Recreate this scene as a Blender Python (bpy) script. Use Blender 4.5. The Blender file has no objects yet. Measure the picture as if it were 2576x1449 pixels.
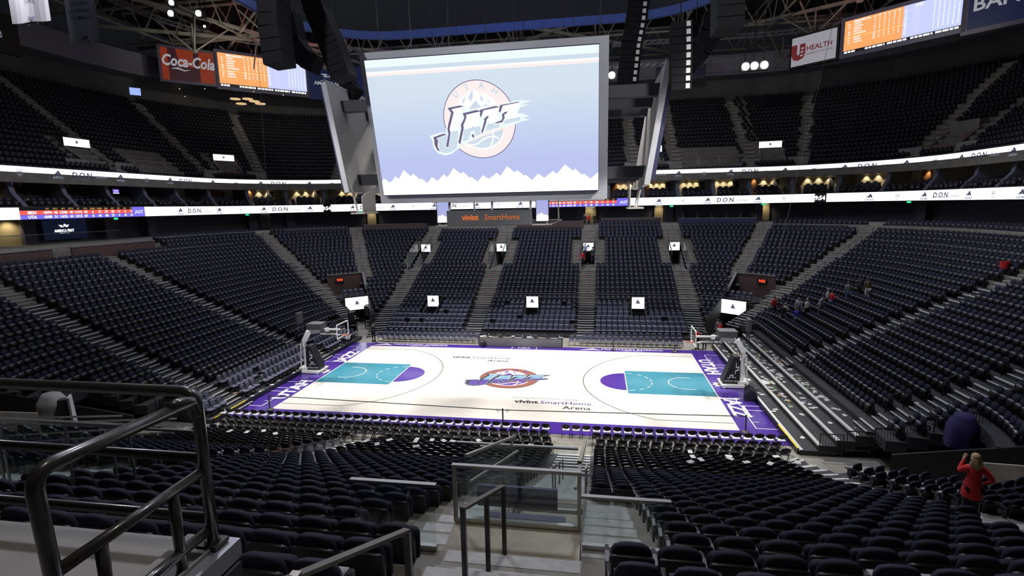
import bpy, bmesh, math, random
import numpy as np
from mathutils import Vector, Matrix
random.seed(7)
sin, cos, pi = math.sin, math.cos, math.pi
SC = bpy.context.scene
COL = SC.collection

# ---------------------------------------------------------------- camera
CAMP = Vector((6.431, -36.811, 12.712))
YAW, PIT, ROL, FPX = -0.164090, -0.157232, -0.020621, 1305.96
FW = Vector((sin(YAW)*cos(PIT), cos(YAW)*cos(PIT), sin(PIT)))
_r = FW.cross(Vector((0, 0, 1))).normalized(); _u = _r.cross(FW)
RT = _r*cos(ROL)+_u*sin(ROL); UP = -_r*sin(ROL)+_u*cos(ROL)
cam_d = bpy.data.cameras.new('camera'); cam = bpy.data.objects.new('camera', cam_d); COL.objects.link(cam)
M = Matrix((RT, UP, -FW)).transposed().to_4x4(); M.translation = CAMP
cam.matrix_world = M
cam_d.sensor_width = 36; cam_d.sensor_fit = 'HORIZONTAL'; cam_d.lens = 36*FPX/2576
cam_d.clip_start = .05; cam_d.clip_end = 400
SC.camera = cam

# ---------------------------------------------------------------- world, exposure
w = bpy.data.worlds.new('world'); SC.world = w; w.use_nodes = True
w.node_tree.nodes['Background'].inputs[0].default_value = (.30, .32, .42, 1)
w.node_tree.nodes['Background'].inputs[1].default_value = .02
SC.view_settings.view_transform = 'Standard'; SC.view_settings.look = 'None'
SC.view_settings.gamma = 1; SC.view_settings.use_curve_mapping = False
SC.view_settings.exposure = 0.0
SC.cycles.max_bounces = 6; SC.cycles.diffuse_bounces = 3; SC.cycles.glossy_bounces = 3
SC.cycles.transmission_bounces = 4; SC.cycles.transparent_max_bounces = 12
SC.cycles.sample_clamp_indirect = 4.0

# ---------------------------------------------------------------- house lights and added fill
def area(name, loc, aim, size, energy, color=(1, .97, .93), spread=180):
    d = bpy.data.lights.new(name, 'AREA'); d.shape = 'RECTANGLE'; d.size, d.size_y = size
    d.energy = energy; d.color = color; d.spread = math.radians(spread)
    o = bpy.data.objects.new(name, d); COL.objects.link(o); o.location = loc
    o.rotation_euler = (Vector(aim)-Vector(loc)).to_track_quat('-Z', 'Y').to_euler()
    return o
def spot(name, loc, aim, energy, ang, blend=.5, color=(1, .97, .93), rad=.3):
    d = bpy.data.lights.new(name, 'SPOT'); d.energy = energy; d.color = color
    d.spot_size = math.radians(ang); d.spot_blend = blend; d.shadow_soft_size = rad
    o = bpy.data.objects.new(name, d); COL.objects.link(o); o.location = loc
    o.rotation_euler = (Vector(aim)-Vector(loc)).to_track_quat('-Z', 'Y').to_euler()
    return o
# sports lights on the catwalks, aimed at the court
for sx in (-1, 1):
    for sy in (-1, 1):
        spot('court_light', (sx*23, sy*17, 31), (sx*6, sy*3.8, 0), 41000, 41, .55, rad=.8)
        if sy > 0: spot('court_light', (sx*9, 19, 31.5), (sx*7, -4.5, 0), 41000, 45, .55, rad=.8)
        spot('stand_light', (sx*(20 if sy > 0 else 16), sy*(13 if sy > 0 else 5), 33), (sx*33, sy*12, 4), 9500, 95, .8, color=(.86, .88, 1), rad=1.0)
        spot('stand_light', (sx*8, sy*14, 33), (sx*8, sy*27, 5), 9500, 95, .8, color=(.86, .88, 1), rad=1.0)
for sx in (-1, 1): spot('scoreboard_wash', (sx*14, -33, 27), (sx*6, -6, 17), 9000, 42, .7, color=(.95, .96, 1), rad=.8)  # added fill to brighten the scoreboard's front, no fixture modelled
spot('banner_light', (-14, -24, 30), (-19, -14.5, 26), 420, 60, .8, color=(.85, .88, 1), rad=.4)  # added spot that only lifts the hanging banners
spot('aisle_lamp', (5.6, -33.5, 25), (5.6, -29.5, 8), 1700, 62, .8, color=(1, .95, .86), rad=.5)
# added area fill for bounced light over court and bowls, no fixtures
area('house_wash', (0, 0, 36), (0, 0, 0), (50, 36), 4000, (.80, .84, 1))
area('bowl_wash', (-14, 14, 24), (-50, 34, 18), (8, 3), 380, (.8, .82, 1))
area('bowl_wash', (14, 14, 24), (48, 30, 18), (8, 3), 380, (.8, .82, 1))
area('bowl_wash', (0, 20, 25), (0, 60, 20), (14, 3), 700, (.8, .82, 1))

# ---------------------------------------------------------------- materials
def mat(name, col, rough=.6, metal=0., emit=None, es=1., noise=None, alpha=None, trans=0., spec=.5, coat=0.):
    m = bpy.data.materials.new(name); m.use_nodes = True
    nt = m.node_tree; b = nt.nodes['Principled BSDF']
    b.inputs['Base Color'].default_value = (*col, 1); b.inputs['Roughness'].default_value = rough
    b.inputs['Metallic'].default_value = metal; b.inputs['Specular IOR Level'].default_value = spec
    if coat: b.inputs['Coat Weight'].default_value = coat; b.inputs['Coat Roughness'].default_value = .08
    if trans: b.inputs['Transmission Weight'].default_value = trans
    if alpha is not None: b.inputs['Alpha'].default_value = alpha
    if emit is not None:
        b.inputs['Emission Color'].default_value = (*emit, 1); b.inputs['Emission Strength'].default_value = es
    if noise:   # (scale, amount) gentle colour variation
        t = nt.nodes.new('ShaderNodeTexNoise'); t.inputs['Scale'].default_value = noise[0]; t.inputs['Detail'].default_value = 6
        g = nt.nodes.new('ShaderNodeTexCoord'); nt.links.new(g.outputs['Object'], t.inputs['Vector'])
        r = nt.nodes.new('ShaderNodeMapRange'); r.inputs['To Min'].default_value = 1-noise[1]; r.inputs['To Max'].default_value = 1+noise[1]
        r.inputs['From Min'].default_value = .3; r.inputs['From Max'].default_value = .7
        nt.links.new(t.outputs['Fac'], r.inputs['Value'])
        x = nt.nodes.new('ShaderNodeVectorMath'); x.operation = 'SCALE'; x.inputs[0].default_value = col
        nt.links.new(r.outputs[0], x.inputs['Scale']); nt.links.new(x.outputs[0], b.inputs['Base Color'])
    return m
def screen(name, col, es=1.):
    return mat(name, (.01, .01, .01), .5, emit=col, es=es, spec=.2)

MT = {}
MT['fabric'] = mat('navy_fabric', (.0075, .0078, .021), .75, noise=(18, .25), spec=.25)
MT['shell'] = mat('black_shell_plastic', (.012, .012, .017), .42)
MT['pan'] = mat('folded_seat_edge', (.30, .30, .33), .4)  # pale grey paints the glint on folded seat tops into the colour
MT['fabric2'] = mat('navy_fabric_worn', (.014, .015, .034), .7, spec=.25)  # slightly paler navy for the merged distant seats
MT['tag'] = mat('white_number_tag', (.75, .75, .72), .5)
MT['pad'] = mat('slate_pad_fabric', (.105, .11, .17), .6, noise=(14, .2))
MT['blackplastic'] = mat('black_gloss_plastic', (.010, .010, .012), .22)
MT['paleseat'] = mat('pale_seat_print', (.62, .62, .66), .5)
MT['concrete'] = mat('stand_concrete', (.16, .145, .125), .8, noise=(1.3, .22))
MT['deckdark'] = mat('dark_terrace', (.035, .035, .042), .75, noise=(1., .2))
MT['stepc'] = mat('step_concrete', (.21, .195, .17), .8, noise=(2., .25))
MT['nosing'] = mat('white_nosing', (.62, .62, .60), .5)
MT['steel'] = mat('brushed_steel', (.38, .37, .35), .3, metal=1.)
MT['rail'] = mat('dark_bronze_paint', (.035, .032, .03), .28, coat=.3)
MT['blackmetal'] = mat('black_metal', (.012, .012, .014), .4)
gm = bpy.data.materials.new('rail_glass'); gm.use_nodes = True; _n = gm.node_tree; _n.nodes.clear()
_o = _n.nodes.new('ShaderNodeOutputMaterial'); _t = _n.nodes.new('ShaderNodeBsdfTransparent'); _g = _n.nodes.new('ShaderNodeBsdfGlossy'); _x = _n.nodes.new('ShaderNodeMixShader')
_t.inputs[0].default_value = (.93, .97, .96, 1); _g.inputs['Roughness'].default_value = .02; _x.inputs[0].default_value = .07
_n.links.new(_t.outputs[0], _x.inputs[1]); _n.links.new(_g.outputs[0], _x.inputs[2]); _n.links.new(_x.outputs[0], _o.inputs[0]); MT['glass'] = gm
MT['white'] = mat('white_paint', (.8, .8, .8), .35)
MT['wall'] = mat('bowl_wall', (.085, .08, .105), .8, noise=(.6, .1))
MT['brown'] = mat('brown_panel', (.085, .048, .042), .6, noise=(3, .12))
MT['suitewall'] = mat('beige_suite_wall', (.60, .53, .38), .8)
MT['woodwall'] = mat('orange_wood_wall', (.26, .11, .035), .6)
MT['scr_white'] = screen('led_white', (.93, .95, 1), 1.7)
MT['scr_ink'] = mat('led_dark_ink', (.01, .01, .02), .6, emit=(.03, .035, .07), es=1)
MT['scr_grey'] = screen('led_grey_ink', (.25, .28, .38), .9)
MT['scr_black'] = mat('led_black', (.005, .005, .008), .5)
MT['warm'] = screen('warm_lamp', (1, .75, .42), 6)
MT['lampwhite'] = screen('white_lamp', (1, .97, .92), 60)

# ---------------------------------------------------------------- mesh helpers
class MB:
    def __init__(s): s.v = []; s.f = []; s.m = []
    def add(s, vs, fs, mi=0):
        n = len(s.v); s.v += [tuple(p) for p in vs]
        for f in fs: s.f.append(tuple(n+i for i in f)); s.m.append(mi)
    def box(s, c, d, mi=0, rz=0., rx=0., ry=0.):
        x, y, z = d[0]/2, d[1]/2, d[2]/2
        P = [Vector((a*x, b*y, e*z)) for a in (-1, 1) for b in (-1, 1) for e in (-1, 1)]
        if rz or rx or ry:
            R = Matrix.Rotation(rz, 3, 'Z') @ Matrix.Rotation(ry, 3, 'Y') @ Matrix.Rotation(rx, 3, 'X'); P = [R @ p for p in P]
        s.add([p+Vector(c) for p in P], [(0, 1, 3, 2), (4, 6, 7, 5), (0, 4, 5, 1), (2, 3, 7, 6), (0, 2, 6, 4), (1, 5, 7, 3)], mi)
        return s
    def span(s, a, b, mi=0):
        return s.box([(a[i]+b[i])/2 for i in range(3)], [abs(a[i]-b[i]) for i in range(3)], mi)
    def tube(s, pts, r, n=8, mi=0, caps=True, closed=False):
        pts = [Vector(p) for p in pts]; N = len(pts); rs = r if isinstance(r, (list, tuple)) else [r]*N
        rings = []; prev = None
        for i, p in enumerate(pts):
            if closed: t = pts[(i+1) % N]-pts[i-1]
            else: t = pts[min(i+1, N-1)]-pts[max(i-1, 0)]
            t = t.normalized() if t.length > 1e-9 else Vector((0, 0, 1))
            if prev is None:
                a = t.orthogonal().normalized()
            else:
                a = (prev-t*prev.dot(t));
                a = a.normalized() if a.length > 1e-6 else t.orthogonal().normalized()
            prev = a; b = t.cross(a)
            rings.append([p+(a*cos(2*pi*j/n)+b*sin(2*pi*j/n))*rs[i] for j in range(n)])
        vs = [q for g in rings for q in g]; fs = []
        for i in range(N if closed else N-1):
            k = (i+1) % N
            for j in range(n): fs.append((i*n+j, i*n+(j+1) % n, k*n+(j+1) % n, k*n+j))
        if caps and not closed: fs.append(tuple(range(n))[::-1]); fs.append(tuple((N-1)*n+j for j in range(n)))
        s.add(vs, fs, mi); return s
    def bar(s, a, b, w, h, mi=0):     # rectangular bar between two points, h is the upright size
        a, b = Vector(a), Vector(b); t = (b-a).normalized()
        u = Vector((0, 0, 1)) if abs(t.z) < .95 else Vector((0, 1, 0))
        x = t.cross(u).normalized()*w/2; y = x.cross(t).normalized()*h/2
        P = [a-x-y, a+x-y, a+x+y, a-x+y, b-x-y, b+x-y, b+x+y, b-x+y]
        s.add(P, [(0, 1, 2, 3), (7, 6, 5, 4), (0, 4, 5, 1), (1, 5, 6, 2), (2, 6, 7, 3), (3, 7, 4, 0)], mi); return s
    def lathe(s, prof, c=(0, 0, 0), n=16, mi=0):
        vs = []; fs = []
        for r, z in prof:
            for j in range(n): vs.append((c[0]+r*cos(2*pi*j/n), c[1]+r*sin(2*pi*j/n), c[2]+z))
        for i in range(len(prof)-1):
            for j in range(n): fs.append((i*n+j, i*n+(j+1) % n, (i+1)*n+(j+1) % n, (i+1)*n+j))
        fs.append(tuple(range(n))[::-1]); fs.append(tuple((len(prof)-1)*n+j for j in range(n)))
        s.add(vs, fs, mi); return s
    def prism(s, poly, f0, f1, mi=0):     # poly 2-D, f0/f1 map (u, v) to 3-D for the two caps
        n = len(poly); a = [f0(*p) for p in poly]; b = [f1(*p) for p in poly]
        fs = [tuple(range(n)), tuple(range(2*n-1, n-1, -1))]+[(i, n+i, n+(i+1) % n, (i+1) % n) for i in range(n)]
        s.add(a+b, fs, mi); return s
    def face(s, pts, mi=0): s.add(pts, [tuple(range(len(pts)))], mi); return s
    def build(s, name, mats, parent=None, smooth=False, loc=None):
        me = bpy.data.meshes.new(name); me.from_pydata(s.v, [], s.f)
        if not isinstance(mats, (list, tuple)): mats = [mats]
        for m in mats: me.materials.append(MT[m] if isinstance(m, str) else m)
        me.polygons.foreach_set('material_index', s.m)
        if smooth: me.polygons.foreach_set('use_smooth', [True]*len(s.f))
        me.update(); o = bpy.data.objects.new(name, me); COL.objects.link(o)
        if parent: o.parent = parent
        if loc: o.location = loc
        return o
def empty(name, loc=(0, 0, 0), rz=0.):
    o = bpy.data.objects.new(name, None); COL.objects.link(o); o.location = loc; o.rotation_euler = (0, 0, rz)
    o.empty_display_size = .2; return o
def tag(o, label=None, cat=None, group=None, kind=None):
    if label: o['label'] = label
    if cat: o['category'] = cat
    if group: o['group'] = group
    if kind: o['kind'] = kind
    return o
def struct(o): o['kind'] = 'structure'; return o
def copy_tree(root, loc, rz, kids=None):
    r = root.copy(); COL.objects.link(r); r.location = loc; r.rotation_euler = (0, 0, rz)
    for ch in (kids if kids is not None else root.children):
        c = ch.copy(); COL.objects.link(c); c.parent = r
    return r
_tc = {}
def text2d(txt, size=1., shear=0., bold=0., align='CENTER', xs=1.):
    """tessellated outline of a word: verts (x, y) and faces; y from the baseline, size = cap height"""
    key = (txt, shear, bold)
    if key not in _tc:
        cu = bpy.data.curves.new('t', 'FONT'); cu.body = txt; cu.align_x = 'LEFT'; cu.shear = shear; cu.offset = bold; cu.resolution_u = 2
        o = bpy.data.objects.new('t', cu); COL.objects.link(o)
        bpy.context.view_layer.update()
        me = o.to_mesh(); V = [(v.co.x, v.co.y) for v in me.vertices]; F = [tuple(p.vertices) for p in me.polygons]
        o.to_mesh_clear(); bpy.data.objects.remove(o); bpy.data.curves.remove(cu); _tc[key] = (V, F)
    V, F = _tc[key]
    if not V: return [], []
    k = size/.70; x0 = min(v[0] for v in V); x1 = max(v[0] for v in V)
    off = {'CENTER': (x0+x1)/2, 'LEFT': x0, 'RIGHT': x1}[align]
    return [((v[0]-off)*k*xs, v[1]*k) for v in V], F
def put_text(mb, txt, size, f, mi=0, shear=0., bold=0., align='CENTER', xs=1.):
    V, F = text2d(txt, size, shear, bold, align, xs)
    mb.add([f(*p) for p in V], F, mi)
def plane_map(o, ux, uy):
    o, ux, uy = Vector(o), Vector(ux), Vector(uy)
    return lambda x, y: o+ux*x+uy*y

# ---------------------------------------------------------------- the lower bowl's ring geometry
CX, CY = 14.9, 10.5
def RK(k): return .7+.84*k
def ZK(k): return max(0., 2.35-.3*(9-k)) if k < 9 else 2.35+.384*(k-9)
def seglens(R): q = R*pi/2; return [2*CX, q, 2*CY, q, 2*CX, q, 2*CY, q]
def ring_s(s, R):      # arclength -> (x, y, nx, ny) outward normal; far side starts at s=0 with x=-CX
    L = seglens(R); T = sum(L); s %= T
    for i, l in enumerate(L):
        if s <= l or i == 7: break
        s -= l
    if i == 0: return (-CX+s, CY+R, 0, 1)
    if i == 2: return (CX+R, CY-s, 1, 0)
    if i == 4: return (CX-s, -CY-R, 0, -1)
    if i == 6: return (-CX-R, -CY+s, -1, 0)
    a = s/R
    if i == 1: n = (sin(a), cos(a)); c = (CX, CY)
    elif i == 3: n = (cos(a), -sin(a)); c = (CX, -CY)
    elif i == 5: n = (-sin(a), -cos(a)); c = (-CX, -CY)
    else: n = (-cos(a), sin(a)); c = (-CX, CY)
    return (c[0]+R*n[0], c[1]+R*n[1], n[0], n[1])
def s_farx(x, R):
    if abs(x) <= CX: return x+CX
    a = math.asin(min(1, (abs(x)-CX)/R)); return (2*CX+a*R) if x > 0 else -a*R
def s_nearx(x, R):
    L = seglens(R); b = sum(L[:4])
    if abs(x) <= CX: return b+CX-x
    a = math.asin(min(1, (abs(x)-CX)/R)); return (b+2*CX+a*R) if x < 0 else b-a*R
def s_endy(side, y, R):
    L = seglens(R)
    return sum(L[:2])+CY-y if side > 0 else sum(L[:6])+y+CY
def s_corner(c, th, R):   # c: 'fr','fl','nr','nl'; th in degrees away from the Y axis
    L = seglens(R); a = math.radians(th)*R; q = R*pi/2
    return {'fr': L[0]+a, 'fl': sum(L)-a, 'nr': sum(L[:4])-a, 'nl': sum(L[:5])+a}[c] % sum(L)
# ---------------------------------------------------------------- rows, aisles, openings
KTOP = 28
def S6(R): return sum(seglens(R)[:6])
def S0(R): return sum(seglens(R)[:5])+math.radians(80 if R < 3.4 else 47)*R
def norm(s, R):
    T = sum(seglens(R)); a = S0(R)
    while s < a-1e-6: s += T
    while s >= a+T-1e-6: s -= T
    return s
AISX = (-16.0, -5.8, 5.35, 15.8)
def F_far(x): return lambda R: norm(s_farx(x, R), R)
def F_near(x): return lambda R: norm(s_nearx(x, R), R)
def F_end(sd, y): return lambda R: norm(s_endy(sd, y, R), R)
def F_cor(c, th): return lambda R: norm(s_corner(c, th, R), R)
AISLES = []      # (centre fn, half width fn(k), k0, k1, name)
for x in AISX:
    hw = lambda k: .85 if k < 17 else (1.85 if k < 24 else .95)
    AISLES.append((F_far(x), hw, 1, 29, 'far', x)); AISLES.append((F_near(x), hw, 1, 29, 'near', x))
for c in ('fl', 'fr', 'nl', 'nr'):
    AISLES.append((F_cor(c, 29.5), lambda k: .75, 14, 29, c, 29.5))
    AISLES.append((F_cor(c, 58.), lambda k: .85, 6 if c[0] == 'f' else 14, 29, c, 58.))
for sd, y in ((-1, 3.2), (-1, -7.6), (1, 1.5), (1, -9.4)):
    AISLES.append((F_end(sd, y), lambda k: .75, 2 if sd < 0 else 6, 29, 'end', y))
TUN = (31., 51.)
def domains(k):
    """stretches of the ring where row k has a terrace, as pairs of functions of the radius"""
    R = RK(k); T = lambda R: sum(seglens(R))
    if k >= 14:
        D = [(lambda R: S0(R)+1e-4, lambda R: S0(R)+T(R)-2e-4)]
    else:
        D = []
        far = (F_far(-16.4), F_far(16.4)) if k < 4 else (F_cor('fl', TUN[0]), F_cor('fr', TUN[0]))
        near = (F_near(16.4), F_near(-16.4)) if k < 4 else (F_cor('nr', TUN[0]), F_cor('nl', TUN[0]))
        if k < 6:
            D.append((lambda R: S6(R)+.2, lambda R: S6(R)+2*CY-.2))
            D.append((lambda R: norm(s_endy(1, CY-.2, R), R), lambda R: norm(s_endy(1, -CY+.2, R), R)))
        else:
            nt = 80. if k < 10 else 63.
            D.append((F_cor('nl', nt), F_cor('fl', TUN[1])))
            D.append((F_cor('fr', TUN[1]), F_cor('nr', nt)))
        D.append(far); D.append(near)
    cuts = []
    if 17 <= k <= 23:
        for x in AISX:
            cuts.append((F_far(x-.8), F_far(x+.8))); cuts.append((F_near(x+.8), F_near(x-.8)))
    if 5 <= k <= 8:
        for x in (-11.2, -.3, 10.6): cuts.append((F_far(x-.65), F_far(x+.65)))
    for ca, cb in cuts:
        out = []
        for fa, fb in D:
            a, b, p, q = fa(R), fb(R), ca(R), cb(R)
            if p > a and q < b: out += [(fa, ca), (cb, fb)]
            else: out.append((fa, fb))
        D = out
    return D
terr = MB()
for k in range(2, KTOP+1):
    R0, R1 = RK(k)-.70, RK(k)+.14
    z, zl = ZK(k), (ZK(k-1) if k > 2 else 0)
    mi = 0 if k >= 9 else 1
    for fa, fb in domains(k):
        n = max(1, int((fb(R1)-fa(R1))/1.1))
        rows = []
        for i in range(n+1):
            t = i/n
            p = ring_s(fa(R0)+(fb(R0)-fa(R0))*t, R0); q = ring_s(fa(R1)+(fb(R1)-fa(R1))*t, R1)
            rows.append(((p[0], p[1]), (q[0], q[1])))
        zb = max(0, zl-.25)
        vs = []
        for p, q in rows: vs += [(p[0], p[1], zb), (p[0], p[1], z), (q[0], q[1], z), (q[0], q[1], zb)]
        fs = []
        for i in range(n):
            b = 4*i
            fs += [(b, b+4, b+5, b+1), (b+1, b+5, b+6, b+2), (b+2, b+6, b+7, b+3)]
        fs += [(0, 1, 2, 3), (4*n+3, 4*n+2, 4*n+1, 4*n)]
        j0 = len(terr.f); terr.add(vs, fs, mi)
        if k < 21:
            for j in range(j0, len(terr.f)):
                q = terr.v[terr.f[j][0]]
                if abs(q[0]) > CX+2 and abs(q[1]) < CY+.6*(abs(q[0])-CX): terr.m[j] = 1
struct(terr.build('floor_terraces', ['concrete', 'deckdark']))
# aisle steps with white nosings
stp = MB()
def arc_block(mb, fc, off0, off1, Ra, Rb, z0, z1, mi):
    pts = []
    for R in (Ra, Rb):
        for o in (off0, off1):
            p = ring_s(fc(R)+o, R); pts.append((p[0], p[1]))
    a, b, c, d = pts
    mb.add([(a[0], a[1], z0), (b[0], b[1], z0), (d[0], d[1], z0), (c[0], c[1], z0), (a[0], a[1], z1), (b[0], b[1], z1), (d[0], d[1], z1), (c[0], c[1], z1)],
           [(0, 3, 2, 1), (4, 5, 6, 7), (0, 1, 5, 4), (1, 2, 6, 5), (2, 3, 7, 6), (3, 0, 4, 7)], mi)
for fc, hw, k0, k1, nm, prm in AISLES:
    for k in range(max(2, k0), k1):
        R0 = RK(k)-.70; z0 = ZK(k-1) if k > 2 else 0; z1 = ZK(k); zm = (z0+z1)/2
        h = hw(k); voms = (nm in ('far', 'near')) and 17 <= k <= 23
        spans = [(-h, h)] if not voms else [(-h, -.82), (.82, h)]
        c = 0 if (k >= 9 and not (nm == 'end' and k < 21)) else 2
        for a, b in spans:
            a += .04; b -= .04
            arc_block(stp, fc, a, b, R0-.30, R0, z0+.005, zm, c)
            arc_block(stp, fc, a, b, R0, R0+.40, z1-.02, z1+.012, c)
            if k < 9 or (nm == 'end' and k < 21):
                arc_block(stp, fc, a, b, R0-.305, R0-.24, zm-.03, zm+.012, 1)
                arc_block(stp, fc, a, b, R0-.012, R0+.07, z1-.04, z1+.024, 1)
            else:
                arc_block(stp, fc, a+.02, b-.02, R0-.302, R0-.08, zm-.01, zm+.006, 3)
                arc_block(stp, fc, a+.02, b-.02, R0-.004, R0+.22, z1-.01, z1+.018, 3)
MT['grit'] = mat('pale_grit_strip', (.34, .33, .32), .7, noise=(6, .15))
struct(stp.build('floor_aisle_steps', ['stepc', 'nosing', 'deckdark', 'grit']))
# right-hand stage nosings (rows folded away)
nos = MB()
for k in range(2, 6):
    R0 = RK(k)-.70
    nos.span((CX+R0-.03, -10.3, ZK(k)-.05), (CX+R0+.14, 10.3, ZK(k)+.035))
struct(nos.build('trim_1', 'nosing'))

# ---------------------------------------------------------------- seats
SEATW = .535
def outline(w, z0, z1, n, top=.5):
    """backrest outline in (x, z): straight sides, rounded top"""
    pts = [(w*.42, z0), (w*.5, z0+.1)]
    zc = z1-(z1-z0)*top
    for i in range(n+1):
        a = pi*i/n
        pts.append((w*.5*abs(cos(a))**.72*(1 if cos(a) > 0 else -1), zc+(z1-zc)*abs(sin(a))**.62))
    pts += [(-w*.5, z0+.1), (-w*.42, z0)]
    return pts
def pillow(mb, pts, layers, curve=.22, mi=0, lean=0.):
    """stack of scaled outlines along y: [(y, scale)]; gently wrapped around the sitter"""
    cz = sum(p[1] for p in pts)/len(pts); n = len(pts); vs = []; fs = []
    for y, sc in layers:
        for x, z in pts:
            X, Z = x*sc, cz+(z-cz)*sc
            vs.append((X, y+curve*X*X-(Z-.4)*lean, Z))
    for l in range(len(layers)-1):
        for j in range(n): fs.append((l*n+j, l*n+(j+1) % n, (l+1)*n+(j+1) % n, (l+1)*n+j))
    fs.append(tuple(range(n))[::-1]); fs.append(tuple((len(layers)-1)*n+j for j in range(n)))
    mb.add(vs, fs, mi)
def seat_hi():
    r = empty('stadium_seat')
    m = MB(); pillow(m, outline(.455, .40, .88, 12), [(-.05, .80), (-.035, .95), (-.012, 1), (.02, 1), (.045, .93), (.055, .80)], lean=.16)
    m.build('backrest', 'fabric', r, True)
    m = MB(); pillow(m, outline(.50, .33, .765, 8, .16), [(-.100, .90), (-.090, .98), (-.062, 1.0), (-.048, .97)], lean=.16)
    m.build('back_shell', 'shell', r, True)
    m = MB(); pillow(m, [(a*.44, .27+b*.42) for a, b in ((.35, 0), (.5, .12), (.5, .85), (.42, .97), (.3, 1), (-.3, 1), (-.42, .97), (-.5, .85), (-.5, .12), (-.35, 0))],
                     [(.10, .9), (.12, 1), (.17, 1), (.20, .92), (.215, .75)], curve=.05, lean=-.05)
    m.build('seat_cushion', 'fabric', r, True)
    m = MB()
    pts = [(.10, .60), (.24, .63), (.37, .605), (.40, .585), (.37, .565), (.1, .56)]
    m.prism(pts, lambda u, v: (-.291, u-.12, v), lambda u, v: (-.243, u-.12, v))
    m.build('armrest', 'shell', r)
    m = MB(); m.span((-.285, -.04, .03), (-.249, .06, .60)); m.span((-.29, -.1, 0), (-.244, .16, .03))
    m.span((-.287, .02, .36), (-.247, .2, .48))
    m.build('standard', 'shell', r)
    m = MB(); m.lathe([(.001, 0), (.021, 0), (.021, .004), (.001, .004)], n=10)
    t = m.build('number_tag', 'tag', r); t.rotation_euler = (-pi/2, 0, 0); t.location = (-.267, .285, .575); t.hide_render = False
    return r
def seat_lo():
    m = MB()
    o = [(.20, .40), (.222, .5), (.222, .76), (.18, .85), (.08, .88), (-.08, .88), (-.18, .85), (-.222, .76), (-.222, .5), (-.20, .40)]
    pillow(m, o, [(-.04, .93), (-.02, 1), (.035, .93)], mi=0, lean=.16, curve=.1)
    m.span((-.235, -.085, .33), (.235, -.05, .66), 1)
    m.span((-.215, .08, .27), (.215, .20, .60), 1)
    m.span((-.165, .085, .60), (.165, .195, .615), 2)  # painted highlight strip along the folded seat's top
    m.span((-.289, -.02, .56), (-.245, .27, .60), 1)
    m.span((-.285, -.04, .0), (-.25, .06, .57), 1)
    return m
def pad_lo():    # slate padded folding chair
    m = MB()
    o = [(.17, .47), (.225, .55), (.225, .72), (.15, .87), (-.15, .87), (-.225, .72), (-.225, .55), (-.17, .47)]
    pillow(m, o, [(-.03, .9), (0, 1), (.045, .88)], mi=0, curve=.3, lean=.1)
    m.span((-.22, .05, .41), (.22, .46, .47), 0)
    for x in (-.22, .22):
        m.bar((x, -.04, .86), (x, .42, .0), .025, .025, 1); m.bar((x, .40, .42), (x, -.02, .0), .025, .025, 1)
    return m
def blk_lo():    # black folding chair, pale printed seat
    m = MB()
    o = [(.235*math.cos(a*pi/7), .70+.155*math.sin(a*pi/7)) for a in range(14)]
    pillow(m, o, [(-.02, .94), (0, 1), (.03, .92)], mi=0, curve=.5, lean=.25)
    m.span((-.20, .02, .42), (.20, .42, .445), 1)
    for x in (-.215, .215):
        m.bar((x, -.11, .80), (x, .36, .0), .024, .024, 2); m.bar((x, .38, .43), (x, -.06, .0), .024, .024, 2)
    return m
TYPES = {'fixed': [], 'pad': [], 'black': [], 'front': []}
random.seed(3)
MINIV = [(-11.2), (-.3), (10.6)]
def side_of(s, R):
    L = seglens(R); T = sum(L); s %= T; a = 0
    for i, l in enumerate(L):
        a += l
        if s <= a: return i
    return 7
for k in range(1, KTOP+1):
    R = RK(k)
    D = domains(k) if k > 1 else [(F_far(-15), F_far(15)), (F_near(15.4), F_near(-15.4))]
    for fa, fb in D:
        a, b = fa(R), fb(R)
        ax = []
        for fc, hw, k0, k1, nm, prm in AISLES:
            if k0 <= k <= k1:
                c = fc(R)
                if a-1 < c < b+1: ax.append((c-hw(k), c+hw(k), nm, prm))
                elif k >= 14:
                    T = sum(seglens(R))
                    for cc in (c-T, c+T):
                        if a-1 < cc < b+1: ax.append((cc-hw(k), cc+hw(k), nm, prm))
        ax.sort(); cur = a+.12; gaps = []
        for p, q, nm, prm in ax:
            gaps.append((cur, p)); cur = q
        gaps.append((cur, b-.12))
        for g0, g1 in gaps:
            n = int((g1-g0-.06)/SEATW)
            if n < 1: continue
            st = (g1-g0-n*SEATW)/2
            for i in range(n):
                s = g0+st+(i+.5)*SEATW; x, y, nx, ny = ring_s(s, R); sd = side_of(s, R)
                # real-world exceptions
                if sd == 2 and k <= 5: continue                       # right stage: chairs cleared away
                if sd == 0 and k <= 1: continue
                if sd in (7, 6) and k < 2: continue
                if abs(y) > 20 and ny and (k >= 27) and (abs(x+10.5) < 5.5 or abs(x+.3) < 5.2) and y > 0: continue
                if sd == 6 and k >= 26: continue
                if sd in (5, 6, 7) and k in (25,) and random.random() < .0: continue
                if -15.3 < x+13.5 and False: continue
                if y < -28 and k >= 26 and x < 3.3: continue          # wheelchair platform stands here
                typ = 'fixed'
                if k <= 5 and sd == 0: typ = 'pad'
                if sd == 0 and k in (6, 7) and (-10.6 < x < -7 or -3.5 < x < -.8 or .3 < x < 4 or 6.6 < x < 10): typ = 'pad'
                if sd == 6 and k <= 4: typ = 'pad'
                if sd == 4 and k <= 8: typ = 'black'
                if typ == 'pad' and random.random() < .04: continue
                rz = math.atan2(nx, -ny)+0.   # local +y looks to the court
                TYPES[typ].append((x, y, ZK(k), math.atan2(ny, nx)+pi/2, k, sd, s))
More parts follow.
